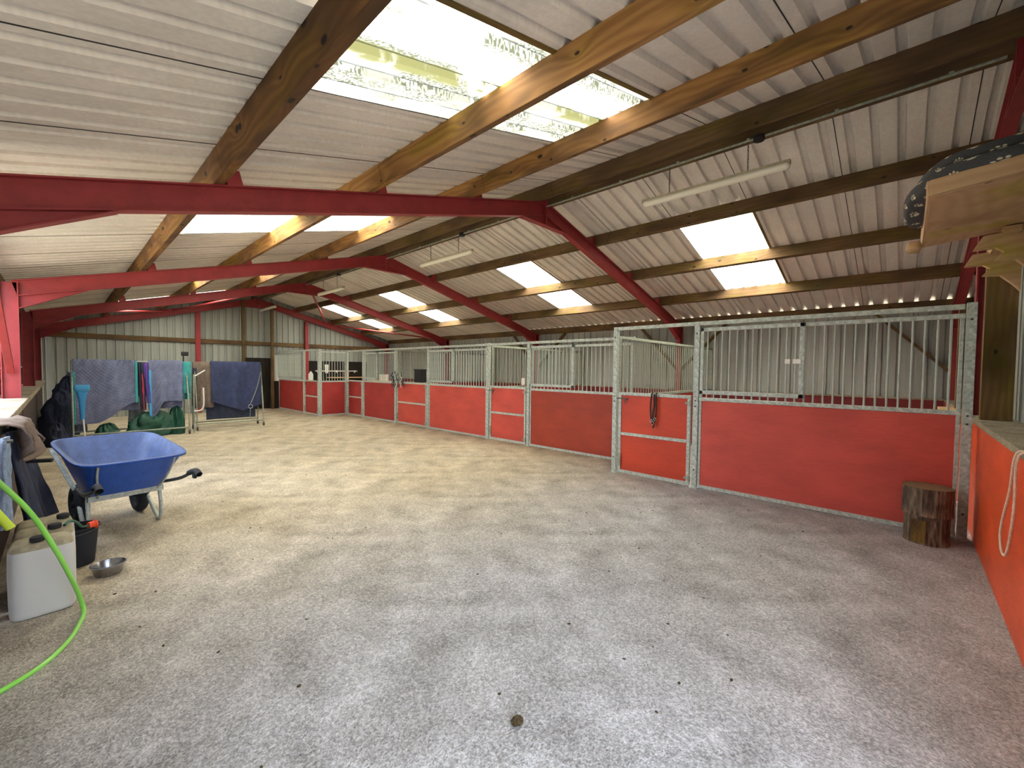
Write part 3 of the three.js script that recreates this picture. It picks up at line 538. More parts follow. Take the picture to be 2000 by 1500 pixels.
{ const t = thing('crate', 'black plastic crate above the wide third door', 'crate', [XB + 0.25, 1.2, -10.0]); bb().box(0.2, 0.36, 0.32, 0, 0.18, 0, 0.02).build('body', M.black, t); bb().box(0.23, 0.03, 0.35, 0, 0.36, 0, 0.008).build('rim', M.black, t); }
{ const t = thing('socket_box', 'pair of white boxes fixed on the partition seen through the second door', 'electrical box', [8.0, 1.3, -6.92]); for (const dx of [-0.2, 0, 0.1]) { bb().box(0.09, 0.17, 0.04, dx, 0, 0.012, 0.006).build('cover', M.white, t); } }
{ const t = thing('bottle', 'white spray bottle standing on the farthest low stall door', 'bottle', [XC + 0.03, 1.165, -14.72]); bb().lathe([[0, 0], [0.07, 0], [0.075, 0.02], [0.075, 0.2], [0.03, 0.27], [0.03, 0.3], [0, 0.3]], 0, 0, 0, 16).build('body', M.white, t); bb().box(0.05, 0.05, 0.1, 0, 0.32, 0.02, 0.01).build('trigger', M.black, t); }
{ const t = thing('saddle_rail', 'white rail on the dark boarding behind the farthest stall', 'pole', [8.0, 1.45, -17.68]); bb().rod([-0.9, 0, 0.04], [0.9, 0, 0.04], 0.02).build('pole', M.white, t); for (const x of [-0.8, 0, 0.8]) bb().box(0.04, 0.1, 0.08, x, -0.02, 0, 0.006).build('bracket', M.white, t); }
tub('bucket', 'small red bucket on the ledge behind the farthest stall bars', 'bucket', 8.35, 1.2, -17.5, 0.11, 0.2, M.crimson);
tag(bb('x').span(7.6, 9.2, 1.16, 1.2, -17.7, -17.38).build('shelf_board', M.paleWood), 'pale shelf board along the dark boarding behind the farthest stall', 'shelf');
{ const t = thing('towel', 'small white cloth hung on the dark boarding behind the farthest stall', 'cloth', [7.55, 1.72, -17.64]); mesh('cloth', shell((u, v) => [(u - 0.5) * 0.16 * (1 - 0.3 * v), -v * 0.36, 0.02 * Math.sin(u * 9) + 0.03], 8, 8, 0.006), M.white, t); bb().rod([0, 0, -0.06], [0, 0, 0.05], 0.008).build('hook', M.steelDark, t); }
// ---------------------------------------------------------------- logs in the corner
function log(name, label, x, y, z, r, h, turn, split) {
  const t = thing(name, label, 'log', [x, y, z], turn), n = 40, m = 10, pos = [], uv = [], idx = [];
  const R = (a, k) => r * (1 + 0.07 * (fbm(Math.cos(a) * 1.5 + 5, Math.sin(a) * 1.5 + 5, 3, Math.round(x * 9 + y * 31)) - 0.5) * 2 + 0.05 * (fbm(a * 5, k * 3, 3, 8) - 0.5) + (k > 0.9 || k < 0.06 ? 0.02 : 0));
  for (let j = 0; j <= m; j++) for (let i = 0; i <= n; i++) { const a = (i % n) / n * Math.PI * 2, k = j / m, q = R(a, k); pos.push(Math.cos(a) * q, k * h, Math.sin(a) * q); uv.push(i / n * r * 6.28, k * h); }
  for (let j = 0; j < m; j++) for (let i = 0; i < n; i++) { const a = j * (n + 1) + i; idx.push(a, a + n + 1, a + 1, a + 1, a + n + 1, a + n + 2); }
  const g = new THREE.BufferGeometry(); g.setAttribute('position', new THREE.Float32BufferAttribute(pos, 3)); g.setAttribute('uv', new THREE.Float32BufferAttribute(uv, 2)); g.setIndex(idx); g.computeVertexNormals(); mesh('bark', g, M.bark, t);
  const s = []; for (let i = 0; i < n; i++) { const a = i / n * Math.PI * 2; s.push(new THREE.Vector2(Math.cos(a) * R(a, 1), Math.sin(a) * R(a, 1))); }
  for (const [yy, f] of [[h - 0.001, 1], [0.001, 0]]) { const c = new THREE.ShapeGeometry(new THREE.Shape(s)); const q = c.attributes.position, w = c.attributes.uv; for (let i = 0; i < q.count; i++) w.setXY(i, q.getX(i) / (2 * r) + 0.5, q.getY(i) / (2 * r) + 0.5); c.rotateX(f ? Math.PI / 2 : Math.PI / 2); c.translate(0, yy, 0); mesh('sawn_end', c, f ? M.logEnd : M.logEnd, t).material.side = THREE.DoubleSide; }
  if (split) bb('y').box(0.012, h * 0.8, 0.11, -r * 0.97, h * 0.45, 0, 0.003).build('bare_wood', M.barkPale, t);
}
log('log', 'lower log of the two stacked in the corner, with a strip of bare wood', 5.62, 0, 0.19, 0.165, 0.27, -0.35, true);
log('log', 'upper log of the two stacked in the corner, with rough grey bark', 5.615, 0.27, 0.19, 0.178, 0.26, 1.4, false);
// ---------------------------------------------------------------- rope on the red wall
{ const t = thing('rope', 'pale peach cord looped down the red block wall at the right edge', 'rope', [0, 0, 0.49]); bb().tube([[3.66, 1.16, 0.05], [3.7, 1.165, 0.0], [3.72, 1.14, -0.012], [3.86, 0.9, -0.012], [4.06, 0.66, -0.012], [4.1, 0.56, -0.012], [4.03, 0.49, -0.012], [3.9, 0.5, -0.012], [3.78, 0.64, -0.012], [3.7, 0.85, -0.012], [3.66, 1.12, -0.014], [3.62, 1.165, 0], [3.6, 1.16, 0.06]], 0.0075, 8, 120).build('cord', M.rope, t); }
// ---------------------------------------------------------------- shelf and dog bed
const SY = 2.74;
{
  const t = thing('timber_shelf', 'pale timber shelf box on corbels by the post at the upper right', 'shelf', [0, SY, 0.08]), tl = 0.1;
  const W = bb('x'); W.box(1.48, 0.02, 0.6, 4.57, 0.03, 0.3, 0.004, [-tl, 0, 0]); W.build('base_board', M.ply, t);
  bb('x').box(1.5, 0.1, 0.02, 4.57, 0.045, -0.005, 0.004, [-tl, 0, 0]).build('front_lip', M.paleWood, t);
  bb('z').box(0.02, 0.1, 0.6, 3.82, 0.075, 0.3, 0.004, [-tl, 0, 0]).build('side_lip', M.paleWood, t); bb('z').box(0.02, 0.1, 0.6, 5.32, 0.075, 0.3, 0.004, [-tl, 0, 0]).build('side_lip', M.paleWood, t);
  for (const x of [5.2, 5.95]) { const s = new THREE.Shape([[0.7, 0.03], [0.4, 0.0], [0.35, -0.1], [0.47, -0.1], [0.52, -0.14], [0.47, -0.2], [0.58, -0.21], [0.66, -0.3], [0.7, -0.36]].map((q) => new THREE.Vector2(...q))); bb('x').add(new THREE.ExtrudeGeometry(s, { depth: 0.06, bevelEnabled: true, bevelSize: 0.004, bevelThickness: 0.004, bevelSegments: 1 }).rotateY(-Math.PI / 2), new THREE.Matrix4().setPosition(x, -0.02, -0.05)).build('corbel', M.paleWood, t); }
  bb('x').box(1.1, 0.06, 0.1, 5.65, 0.0, 0.5, 0.006).build('bearer', M.paleWood, t);
  bb().lathe([[0, -0.05], [0.04, -0.045], [0.055, 0], [0.04, 0.045], [0, 0.05]], 5.2, -0.02, -0.06, 16).build('knob', M.paleWood, t);
}
{
  const w = 1024, h = 512, cv = document.createElement('canvas'); cv.width = w; cv.height = h; const c = cv.getContext('2d');
  c.fillStyle = '#4a4a4c'; c.fillRect(0, 0, w, h);
  seed = 99; for (let i = 0; i < 9000; i++) { const k = 50 + rnd() * 40; c.fillStyle = `rgb(${k},${k},${k + 2})`; c.fillRect(rnd() * w, rnd() * h, 3, 3); }
  const paw = (x, y, s, a) => { c.save(); c.translate(x, y); c.rotate(a); c.scale(s, s); c.fillStyle = '#d8d0b4'; c.beginPath(); c.ellipse(0, 6, 15, 12, 0, 0, 6.3); c.fill(); for (const [px, py] of [[-19, -8], [-8, -19], [8, -19], [19, -8]]) { c.beginPath(); c.ellipse(px, py, 5.5, 7, px * 0.02, 0, 6.3); c.fill(); } c.restore(); };
  for (let i = 0; i < 7; i++) for (let j = 0; j < 6; j++) paw(70 + i * 146 + (j % 2) * 70, 45 + j * 84, 1.15, rr(-0.7, 0.7));
  const t = new THREE.CanvasTexture(cv); t.colorSpace = THREE.SRGBColorSpace; t.wrapS = t.wrapT = THREE.RepeatWrapping;
  const mat = std({ map: t, roughness: 1 }), o = thing('dog_bed', 'dark grey dog bed printed with cream paw marks on the timber shelf', 'dog bed', [4.42, SY + 0.05, 0.34]);
  const cush = (hw, hd, hh, y0, dip, droop) => { const nu = 64, nv = 28, pos = [], uv = [], idx = []; for (let j = 0; j <= nv; j++) for (let i = 0; i <= nu; i++) { const a = i / nu * Math.PI * 2, b = (j / nv - 0.5) * Math.PI, cb = Math.pow(Math.cos(b), 0.55), x = hw * cb * Math.sign(Math.cos(a)) * Math.pow(Math.abs(Math.cos(a)), 0.7), z = hd * cb * Math.sign(Math.sin(a)) * Math.pow(Math.abs(Math.sin(a)), 0.7); const sb = Math.sin(b); let y = y0 + hh * Math.sign(sb) * Math.pow(Math.abs(sb), 0.6) + (sb > 0 ? -dip * Math.max(0, 1 - (x / hw) ** 2 * 1.3 - (z / hd) ** 2 * 1.3) : 0) + 0.1 * (z) + 0.012 * (fbm(x * 7 + 9, z * 7 + 9, 3, 161) - 0.5); if (z < -0.2) y -= droop * smooth(-0.2, -hd, z); pos.push(x, y, z); uv.push(i / nu * 2.6, (j / nv) * 1.0); }
    for (let j = 0; j < nv; j++) for (let i = 0; i < nu; i++) { const p = j * (nu + 1) + i, q = p + nu + 1; idx.push(p, q, p + 1, p + 1, q, q + 1); } const g = new THREE.BufferGeometry(); g.setAttribute('position', new THREE.Float32BufferAttribute(pos, 3)); g.setAttribute('uv', new THREE.Float32BufferAttribute(uv, 2)); g.setIndex(idx); g.computeVertexNormals(); return g; };
  mesh('bolster', cush(0.62, 0.39, 0.08, 0.1, 0.0, 0.02), mat, o); mesh('cushion', cush(0.56, 0.33, 0.065, 0.19, 0.03, 0.02), mat, o);
}
// ---------------------------------------------------------------- wheelbarrow
{
  const t = thing('wheelbarrow', 'blue plastic twin-wheel wheelbarrow on a galvanised frame', 'wheelbarrow', [0.33, 0, -6.08], 0.16);
  const R = (y, z0, z1, hw, r, dy) => ring(0, y, (z0 + z1) / 2, hw, (z1 - z0) / 2, r, 56, dy);
  const outer = [R(0.39, 0.12, 0.6, 0.24, 1.1, -0.05), R(0.4, 0.08, 0.64, 0.27, 1.1, -0.05), R(0.62, -0.1, 0.83, 0.345, 1.0, -0.08), R(0.765, -0.2, 0.93, 0.385, 1.2, -0.1), R(0.77, -0.235, 0.965, 0.415, 1.25, -0.1), R(0.788, -0.235, 0.965, 0.415, 1.25, -0.1)];
  const inner = [R(0.79, -0.2, 0.93, 0.385, 1.2, -0.1), R(0.62, -0.085, 0.815, 0.333, 1.0, -0.08), R(0.43, 0.1, 0.62, 0.25, 1.1, -0.05)];
  mesh('tub', planarUV(loft([...outer], true, false)), M.tub, t);
  mesh('tub_inside', planarUV(loft([outer[5], ...inner], false, true)), M.tubIn, t);
  for (const s of [-1, 1]) {
    const w = part('wheel', t, [s * 0.235, 0.2, 0]); bb().add(new THREE.TorusGeometry(0.15, 0.05, 12, 30).rotateY(Math.PI / 2)).build('tyre', M.rubber, w);
    bb().add(new THREE.CylinderGeometry(0.11, 0.11, 0.05, 24).rotateZ(Math.PI / 2)).add(new THREE.CylinderGeometry(0.03, 0.03, 0.11, 12).rotateZ(Math.PI / 2)).build('hub', M.rubber, w);
    bb().tube([[s * 0.26, 0.37, 0.1], [s * 0.28, 0.38, 0.4], [s * 0.295, 0.42, 0.62], [s * 0.32, 0.5, 0.95], [s * 0.335, 0.575, 1.14]], 0.016, 10).build('handle_tube', M.steelDark, t);
    bb().tube([[s * 0.332, 0.565, 1.1], [s * 0.338, 0.595, 1.19], [s * 0.342, 0.6, 1.24], [s * 0.345, 0.575, 1.3]], 0.026, 10).box(0.03, 0.05, 0.05, s * 0.34, 0.55, 1.2, 0.01).build('grip', M.black, t);
    bb().tube([[s * 0.265, 0.37, 0.5], [s * 0.27, 0.2, 0.54], [s * 0.27, 0.05, 0.53], [s * 0.27, 0.018, 0.47], [s * 0.27, 0.05, 0.38], [s * 0.26, 0.22, 0.16], [s * 0.25, 0.34, 0.06]], 0.018, 10, 60).build('leg', M.galv, t);
    bb().tube([[s * 0.22, 0.37, 0.63], [s * 0.25, 0.5, 0.775], [s * 0.27, 0.62, 0.865], [s * 0.275, 0.71, 0.93]], 0.009, 8).build('tub_stay', M.galv, t);
    bb().bar([s * 0.27, 0.36, 0.06], [s * 0.385, 0.76, -0.19], 0.012, 0.035, [1, 0, 0]).build('front_strut', M.galv, t);
  }
  const f = bb(); f.box(0.56, 0.055, 0.03, 0, 0.355, 0.58).box(0.5, 0.035, 0.03, 0, 0.35, 0.08); for (const s of [-1, 1]) f.box(0.03, 0.04, 0.52, s * 0.25, 0.35, 0.33); f.build('frame', M.galv, t);
  const ax = bb(); ax.rod([-0.29, 0.2, 0], [0.29, 0.2, 0], 0.012); for (const s of [-1, 1]) ax.bar([s * 0.15, 0.2, 0], [s * 0.2, 0.35, 0.08], 0.03, 0.012); ax.build('axle', M.galv, t);
}
// ---------------------------------------------------------------- canisters, bucket, bowl, hoses
function canister(x, z, label, turn, capX) {
  const t = thing('water_canister', label, 'canister', [x, 0, z], turn), hw = 0.148, hd = 0.112;
  const r = (y, k, e = 1) => ring(0, y, 0, hw * k, hd * k, e, 44);
  mesh('body', loft([r(0.002, 0.9), r(0.012, 0.96), r(0.03, 0.985), r(0.09, 1), r(0.1, 0.985), r(0.11, 1), r(0.3, 1.01), r(0.395, 0.995), r(0.405, 0.975), r(0.415, 0.985), r(0.43, 0.96)], true, false), M.can, t);
  mesh('shoulder', planarUV(loft([r(0.43, 0.96), r(0.455, 0.9), r(0.468, 0.8), r(0.474, 0.6), r(0.476, 0.2)], false, true)), M.canDirty, t);
  bb().lathe([[0, 0], [0.032, 0], [0.034, 0.004], [0.034, 0.026], [0.03, 0.03], [0, 0.03]], capX, 0.474, 0.055, 20).build('cap', M.black, t);
}
canister(-0.105, -4.07, 'white plastic water canister nearest the camera, its blank front panel in view', 0.06, -0.02);
canister(-0.1, -4.31, 'white plastic water canister in the middle of the three standing in line', 0.03, 0.05);
canister(-0.1, -4.55, 'white plastic water canister at the back of the three standing in line', 0.05, 0.09);
{
  const t = thing('bucket', 'black rubber bucket behind the white canisters', 'bucket', [0.06, 0, -4.82]); bb().lathe([[0, 0.004], [0.095, 0.004], [0.1, 0], [0.104, 0.006], [0.132, 0.29], [0.142, 0.292], [0.142, 0.304], [0.128, 0.304], [0.1, 0.02], [0, 0.015]], 0, 0, 0, 32).build('body', M.rubber, t);
  bb().tube([[-0.13, 0.29, 0], [-0.1, 0.28, 0.1], [0, 0.27, 0.15], [0.1, 0.28, 0.1], [0.13, 0.29, 0]], 0.004, 6).build('handle', M.steelDark, t);
}
{
  const t = thing('hose_nozzle', 'orange hose fitting on a dark green hose resting on the black bucket', 'hose fitting', [0.15, 0.318, -4.74], 0.4);
  bb().add(new THREE.CylinderGeometry(0.03, 0.026, 0.05, 16).rotateZ(-Math.PI / 2)).add(new THREE.TorusGeometry(0.03, 0.006, 8, 16).rotateY(Math.PI / 2), new THREE.Matrix4().setPosition(0.02, 0, 0)).build('collar', M.orange, t);
  bb().add(new THREE.CylinderGeometry(0.018, 0.018, 0.012, 14).rotateZ(Math.PI / 2), new THREE.Matrix4().setPosition(0.026, 0, 0)).build('opening', M.black, t);
  bb().tube([[-0.02, 0, 0], [-0.1, 0.03, 0.09], [-0.2, 0.12, 0.24], [-0.29, 0.176, 0.36], [-0.34, 0.17, 0.41]], 0.009, 8).build('hose', M.hoseDark, t);
}
{
  const t = thing('dog_bowl', 'shiny stainless steel bowl on the floor by the bucket', 'bowl', [0.222, 0, -4.43]);
  bb().lathe([[0, 0.006], [0.06, 0.006], [0.064, 0], [0.076, 0], [0.08, 0.006], [0.094, 0.072], [0.104, 0.076], [0.104, 0.08], [0.092, 0.081], [0.076, 0.016], [0.07, 0.011], [0, 0.012]], 0, 0, 0, 40).build('body', M.bowlSteel, t, false);
}
{
  const t = thing('garden_hose', 'lime green garden hose curling from the low wall down over the floor', 'hose');
  bb().tube([[-0.5, 1.17, -2.5], [-0.36, 1.172, -2.75], [-0.26, 1.13, -3.0], [-0.205, 0.98, -3.3], [-0.12, 0.78, -3.45], [-0.035, 0.52, -3.55], [0.02, 0.3, -3.68], [0.055, 0.12, -3.82], [0.07, 0.03, -3.86], [0.072, 0.013, -3.8], [0.05, 0.012, -3.66], [0.0, 0.012, -3.47], [-0.1, 0.012, -3.28], [-0.22, 0.012, -3.17], [-0.34, 0.012, -3.1]], 0.0125, 10, 160).build('pipe', M.hose, t);
  bb().rod([-0.27, 0.86, -3.5], [-0.2, 0.715, -3.5], 0.018, 0.02, 14).build('hose_end', M.hoseEnd, t);
}
// ---------------------------------------------------------------- coats on the low wall
{
  const t = thing('coat', 'dusty brown coat thrown over the dark coats on the low left wall', 'coat', [0, 0, 0]);
  const P = (u, v) => { const z = -4.55 - u * 0.75, k = Math.min(1, v * 2.6), x = -0.5 + k * 0.28 + Math.max(0, v - 0.38) * 0.09 + 0.05 * Math.sin(u * 13 + v * 3) * v, y = v < 0.3 ? 1.17 + 0.06 * Math.sin(u * 5) * v : 1.175 - (v - 0.3) * 0.38 * (0.75 + 0.3 * Math.sin(u * 7.3)); return [x + 0.02 * fbm(u * 8, v * 8, 2, 171), y + 0.02 * (fbm(u * 9, v * 9, 2, 175) - 0.5), z]; };
  mesh('cloth', shell(P, 34, 26, 0.012, [1, 1]), M.taupe, t);
  mesh('sleeve', shell((u, v) => { const a = u * Math.PI * 2, r = 0.06 - 0.015 * v; return [-0.22 + r * Math.cos(a) + 0.07 * v, 1.06 - 0.16 * v + r * 0.5 * Math.sin(a), -5.0 - 0.12 * v + r * Math.sin(a)]; }, 14, 8, 0.006), M.taupe, t);
}
{
  const drop = (label, z0, z1, x1, yb, mat, s) => { const t = thing('coat', label, 'coat'); mesh('cloth', shell((u, v) => { const z = z0 + (z1 - z0) * u, w = fbm(u * 5 + s, v * 2, 3, 181 + s) - 0.5; return [-0.27 + (x1 + 0.27) * v * (0.6 + 0.4 * u) + 0.028 * Math.sin(u * 11 + s) * (0.3 + v) + 0.06 * w, 1.12 - (1.12 - yb) * v, z + 0.05 * w]; }, 36, 24, 0.014, [1, 1]), mat, t); bb().rod([-0.36, 1.08, (z0 + z1) / 2], [-0.22, 1.1, (z0 + z1) / 2], 0.01).build('hanger', M.steelDark, t); };
  drop('long dark navy coat hanging nearest on the low left wall', -4.62, -5.1, -0.13, 0.36, M.navyDark, 1);
  drop('dark navy coat hanging lowest, behind the nearest one on the left wall', -5.1, -5.6, -0.08, 0.28, M.navyDark, 5);
  drop('pale blue cloth hanging at the left edge beside the dark coats', -4.12, -4.36, -0.29, 0.55, M.paleBlue, 9);
}
tag(bb().rod([-0.36, 0.815, -5.25], [-0.06, 0.815, -5.1], 0.016).build('saddle_peg', M.black), 'black peg sticking out beside the dark coats on the left wall', 'peg');
// ---------------------------------------------------------------- rug racks
function rack(x0, x1, z, label, dz = 0.62) {
  const t = thing('rug_rack', label, 'rug rack', [(x0 + x1) / 2, 0, z]), L = (x1 - x0) / 2;
  bb('x').tube([[-L, 1.68, 0], [L, 1.68, 0]], 0.02, 8, 4).build('top_rail', M.galvDull, t);
  bb('x').tube([[-L, 0.16, dz / 2], [L, 0.16, dz / 2]], 0.016, 8, 4).build('bottom_rail', M.galvDull, t); bb('x').tube([[-L, 0.16, -dz / 2], [L, 0.16, -dz / 2]], 0.016, 8, 4).build('bottom_rail', M.galvDull, t);
  for (const s of [-1, 1]) {
    bb('y').tube([[s * L, 0.1, dz / 2], [s * L, 0.6, dz / 2 - 0.04], [s * L, 1.3, 0.08], [s * L, 1.68, 0]], 0.016, 8).build('end_frame', M.galvDull, t); bb('y').tube([[s * L, 0.1, -dz / 2], [s * L, 0.6, -dz / 2 + 0.04], [s * L, 1.3, -0.08], [s * L, 1.68, 0]], 0.016, 8).build('end_frame', M.galvDull, t);
    for (const k of [-1, 1]) { const c = part('castor', t, [s * L, 0.05, k * dz / 2]); bb().add(new THREE.CylinderGeometry(0.05, 0.05, 0.025, 18).rotateZ(Math.PI / 2)).build('wheel', M.leather, c); bb().box(0.04, 0.06, 0.02, 0, 0.04, 0, 0.003).build('fork', M.galvDull, c); }
  }
}
rack(0.15, 2.05, -12.6, 'wheeled rug rack on the left carrying two grey quilted rugs');
rack(2.28, 3.75, -13.0, 'wheeled rug rack on the right carrying the navy and brown rugs', 0.5);
function rug(name, label, x0, x1, zc, top, fB, bB, mat, opt = {}) { // hung over a rail at zc: front to +z
  const t = thing(name, label, 'rug', [0, 0, 0]), s = opt.s || 1, w0 = opt.w || 0.04, P = (u, v) => {
    const x = x0 + (x1 - x0) * u, f = fB(u), b = bB(u), lf = top - f, lb = top - b, L = lf + lb, d = v * L, n = (fbm(u * 5 + s * 3, v * 4, 3, 191 + s) - 0.5), fold = w0 * Math.sin(u * (opt.k || 9) + s) * smooth(0.1, 0.6, Math.abs(d - lf) / 1.2);
    if (d < lf) return [x + (opt.lean || 0) * (lf - d), f + d, zc + 0.035 + 0.07 * Math.pow((lf - d) / 1.4, 1) + fold + 0.05 * n]; return [x, top - (d - lf), zc - 0.035 - 0.07 * (d - lf) / 1.4 - fold];
  };
  mesh('cloth', shell((u, v) => { const p = P(u, v), lf = top - fB(u), L = lf + top - bB(u), dd = v * L - lf; if (Math.abs(dd) < 0.06) { p[2] = zc - 0.036 * (dd / 0.06) ; p[1] = top + 0.02 * Math.sqrt(1 - (dd / 0.06) ** 2) ; } return p; }, 40, 60, 0.014, [x1 - x0, 2]), mat, t);
  if (opt.edge) for (const [u0, u1] of opt.edges || [[0, 0.05]]) mesh('binding', shell((u, v) => { const p = P(u0 + (u1 - u0) * u, v * 0.45); p[2] += 0.012; return p; }, 4, 30, 0.01), opt.edge, t);
  return t;
}
rug('horse_rug', 'large grey quilted horse rug with teal edges on the left rack', 0.16, 1.17, -12.6, 1.7, (u) => 0.36 + 0.42 * smooth(0.3, 1, u), () => 0.6, M.quilt, { edge: M.teal, edges: [[0, 0.035], [0.955, 1]], s: 2, w: 0.02 });
rug('horse_rug', 'smaller grey quilted horse rug with a bright blue edge', 1.36, 1.98, -12.6, 1.71, (u) => 0.42 + 0.35 * smooth(0.1, 0.45, u), () => 0.6, M.quilt, { edge: M.skyblue, edges: [[0, 0.07]], s: 4, w: 0.035, k: 12 });
rug('horse_rug', 'narrow dark rug with a red stripe between the grey rugs', 1.18, 1.27, -12.6, 1.66, () => 0.6, () => 0.9, M.navyDark, { edge: M.crimson, edges: [[0.55, 0.75]], s: 3, w: 0.01, lean: 0.03 });
rug('horse_rug', 'purple rug edge showing beside the bright blue edge', 1.28, 1.35, -12.6, 1.65, () => 0.75, () => 0.9, M.purple, { s: 6, w: 0.01, lean: 0.04 });
rug('horse_rug', 'turquoise rug draped at the right end of the left rack', 1.99, 2.14, -12.58, 1.68, () => 0.95, () => 0.8, M.teal, { s: 5, w: 0.03, lean: -0.04 });
rug('horse_rug', 'brown rug with crossed straps on the right rack', 2.24, 2.66, -13.0, 1.69, (u) => 0.55, () => 0.6, M.taupe, { edge: M.navyDark, edges: [[0.0, 0.18]], s: 7, w: 0.04 });
rug('horse_rug', 'big navy turnout rug covering most of the right rack', 2.6, 3.74, -12.94, 1.71, (u) => 0.42 + 0.45 * Math.pow(Math.abs(u - 0.62), 1) , () => 0.5, M.navy, { s: 8, w: 0.05, k: 14 });
rug('horse_rug', 'black rug hanging lowest beneath the navy turnout rug', 2.5, 3.6, -13.02, 1.6, () => 0.24, () => 0.5, M.navyDark, { s: 9, w: 0.008 });
{ const t = thing('rug_strap', 'pale surcingle strap with a clip hanging from the navy rug', 'strap'); bb().tube([[3.72, 1.45, -12.84], [3.6, 1.0, -12.8], [3.45, 0.62, -12.76]], 0.01, 6).build('webbing', M.greyCloth, t); bb().add(new THREE.TorusGeometry(0.05, 0.01, 6, 14), new THREE.Matrix4().setPosition(3.44, 0.54, -12.75)).build('clip', M.chrome, t); bb().rod([3.44, 0.5, -12.75], [3.42, 0.2, -12.75], 0.008).build('webbing', M.greyCloth, t); }
{ const t = thing('rack_arm', 'bent white metal arm between the two rug racks', 'rack arm', [2.17, 0, -12.45]); bb().tube([[0, 0.52, 0], [0.12, 0.53, 0.02], [0.17, 0.6, 0.03], [0.18, 1.08, 0.03]], 0.018, 8).build('arm', M.white, t); bb().rod([0.02, 1.36, 0.02], [0.22, 1.5, 0.03], 0.016).build('arm', M.white, t); bb('y').rod([0, 0.0, -0.02], [0, 1.4, 0], 0.018).build('upright', M.galvDull, t); }
{ const t = thing('spring_clamp', 'small black clamp standing on top of the left rack', 'clamp', [2.0, 1.72, -12.6]); bb().box(0.14, 0.1, 0.05, 0.03, 0.17, 0, 0.02).build('jaw', M.black, t); bb().rod([0, -0.02, 0], [0, 0.16, 0], 0.014).build('stem', M.black, t); }
// broom standing head up in front of the left rack
{ const t = thing('broom', 'blue broom standing head up in front of the left rack', 'broom', [0.28, 0, -12.05], 0.1); bb('y').rod([0.03, 0.0, 0.05], [0, 0.75, 0], 0.014).build('handle', M.white, t); mesh('socket', loft([ring(0, 0.5, 0, 0.03, 0.03, 0.5), ring(0, 0.9, 0, 0.05, 0.035, 0.6), ring(0, 1.06, 0, 0.085, 0.035, 0.8)]), M.plasticBlue, t); mesh('head', loft([ring(0, 1.06, 0, 0.085, 0.04, 0.8), ring(0, 1.12, 0, 0.12, 0.045, 0.9), ring(0, 1.2, 0, 0.11, 0.04, 0.9)]), M.skyblue, t); }
// green bags under the left rack
function bag(name, label, cat, x, z, w, h, d, mat, turn, s) {
  const t = thing(name, label, cat, [x, 0, z], turn), nu = 64, nv = 28, pos = [], uv = [], idx = [];
  for (let j = 0; j <= nv; j++) for (let i = 0; i <= nu; i++) { const a = i / nu * Math.PI * 2, b = j / nv, r = Math.pow(Math.max(0, 1 - Math.pow(b, 2.4)), 0.45), n = fbm(Math.cos(a) * 2 + 7 + s, Math.sin(a) * 2 + b * 3 + 7, 4, 200 + s) - 0.5, cr = Math.abs(fbm(Math.cos(a) * 3 + 3 + s, Math.sin(a) * 3 + b * 2 + 9, 3, 240 + s) - 0.5), k = r * (1 + 0.6 * n * (0.4 + b) - 0.9 * cr * (0.2 + b) + 0.1); pos.push(Math.cos(a) * w / 2 * k, b * h * (1 + 0.5 * n * b), Math.sin(a) * d / 2 * k); uv.push(i / nu, b); }
  for (let j = 0; j < nv; j++) for (let i = 0; i < nu; i++) { const p = j * (nu + 1) + i, q = p + nu + 1; idx.push(p, q, p + 1, p + 1, q, q + 1); }
  const g = new THREE.BufferGeometry(); g.setAttribute('position', new THREE.Float32BufferAttribute(pos, 3)); g.setAttribute('uv', new THREE.Float32BufferAttribute(uv, 2)); g.setIndex(idx); g.computeVertexNormals(); mesh('cloth', g, mat, t); return t;
}
bag('tarpaulin', 'dark green tarpaulin heaped under the left rug rack', 'tarpaulin', 1.4, -12.6, 0.84, 0.5, 0.46, M.greenTarp, 0.1, 1);
bag('tarpaulin', 'small dark green bundle beside the green tarpaulin', 'tarpaulin', 0.68, -12.62, 0.4, 0.32, 0.4, M.greenTarp, 0.4, 7);
bag('feed_sack', 'grey and white sack showing behind the green tarpaulin', 'sack', 1.2, -13.14, 0.3, 0.85, 0.3, M.greyCloth, 0.2, 13);
bag('storage_bag', 'dark green bag standing at the right end of the left rack', 'bag', 1.86, -12.62, 0.28, 0.6, 0.4, M.greenTarp, 0.2, 17);
bag('feed_sack', 'pale folded sack on the floor in front of the left rack', 'sack', 0.8, -12.0, 0.4, 0.14, 0.3, M.greyCloth, 0.6, 23);
// dark clutter in the far left corner
bag('tack_bag', 'large black tack bag in the dark far left corner', 'bag', -0.02, -13.6, 0.55, 0.95, 0.5, M.navyDark, 0.3, 31);
bag('tack_bag', 'black tack bag nearest the boarded left wall in the dark corner', 'bag', -0.1, -12.75, 0.3, 0.8, 0.5, M.navyDark, 0.9, 37);
bag('tack_bag', 'lumpy dark tack bag leaning behind the left rack end', 'bag', 0.1, -14.4, 0.6, 1.25, 0.5, M.navyDark, 0.5, 41);
bag('tack_bag', 'low dark tack bag on the floor by the left rack', 'bag', -0.08, -12.15, 0.32, 0.42, 0.4, M.navyDark, 0.1, 43);
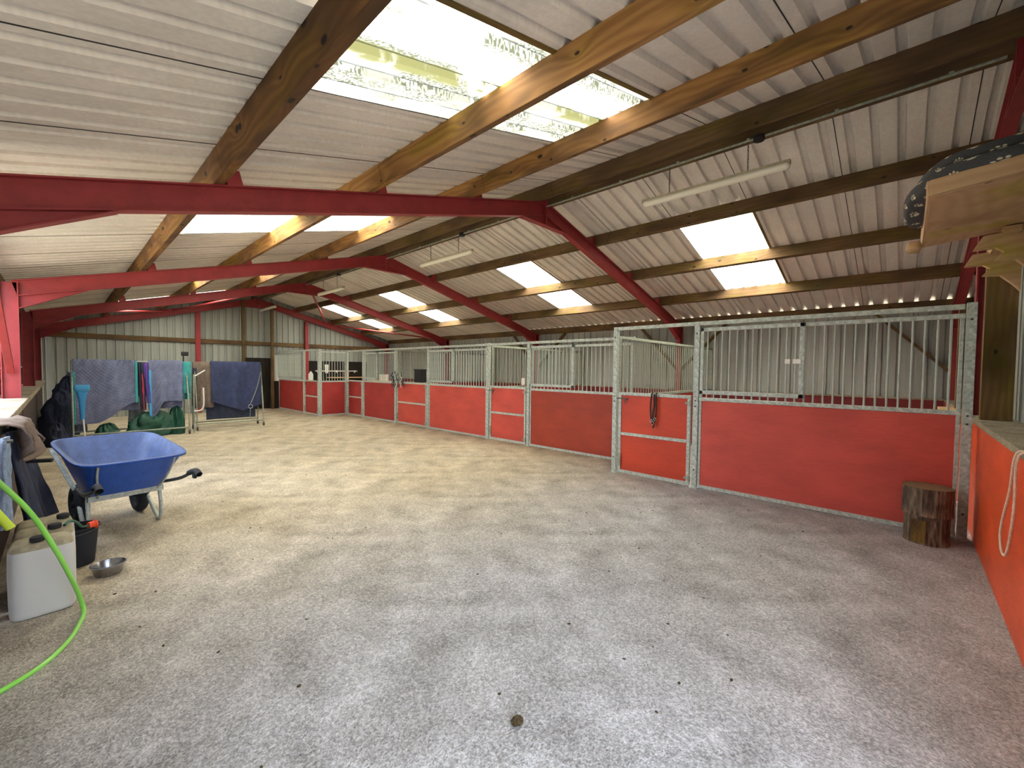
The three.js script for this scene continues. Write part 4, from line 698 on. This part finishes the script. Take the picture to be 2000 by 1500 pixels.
// ---------------------------------------------------------------- bits on the floor
function clod(label, x, z, r, s) { const g = new THREE.IcosahedronGeometry(r, 4), p = g.attributes.position; for (let i = 0; i < p.count; i++) { const v = V(p.getX(i), p.getY(i), p.getZ(i)).normalize(), n = fbm(v.x * 2.2 + 5 + s, v.z * 2.2 + v.y * 2 + 5, 4, 220 + s), k = r * (0.55 + 0.9 * n); p.setXYZ(i, v.x * k, Math.max(0, 0.002 + (v.y * 0.45 + 0.25) * k), v.z * k * 0.75); } g.computeVertexNormals(); const m = mesh('mud_clod', planarUV(g), M.muck); m.position.set(x, 0, z); tag(m, label, 'mud'); }
clod('largest brown mud clod on the concrete in the foreground', 1.384, -1.235, 0.032, 1);
{ // crumbs of mud and straw nobody could count
  seed = 41; const b = bb(); for (let i = 0; i < 150; i++) { const z = -0.6 - Math.pow(rnd(), 1.8) * 8, x = rr(0.2, 5.4), r = rr(0.003, 0.011); b.add(new THREE.IcosahedronGeometry(r, 0).scale(1.3, 0.4, rr(0.6, 1.1)).rotateY(rnd() * 6), new THREE.Matrix4().setPosition(x, r * 0.3, z)); }
  const m = b.build('mud_crumbs', M.muck); m.userData = { kind: 'stuff', label: 'dark crumbs of mud scattered over the concrete floor' };
}
// alike things share a group
const GROUPS = { roof_purlin: 'long timber roof beams', steel_portal_frame: 'red steel frames along the barn', stall_post: 'galvanised posts of the stalls', stall_screen: 'red boarded stall fronts', stall_door: 'low red stall doors', stall_partition: 'barred partitions between stalls', stall_top_rail: 'galvanised top rails over the stalls', roof_brace: 'red tubular roof braces in the last bay', strip_light: 'strip lights hung below the ridge', log: 'logs stacked in the corner', water_canister: 'white water canisters in line', coat: 'coats on the low left wall', rug_rack: 'wheeled rug racks', horse_rug: 'horse rugs on the racks', tarpaulin: 'green tarpaulins under the left rack', tack_bag: 'dark bags in the far left corner', tub: 'white tubs behind the fourth stall' };
for (const o of scene.children) { const k = o.name.replace(/_\d+$/, ''); if (o.userData.category && GROUPS[k]) o.userData.group = GROUPS[k]; if (k === 'knee_brace' && o.name !== 'knee_brace_005') o.userData.group = 'timber knee braces on the right wall'; }
renderer.render(scene, camera);
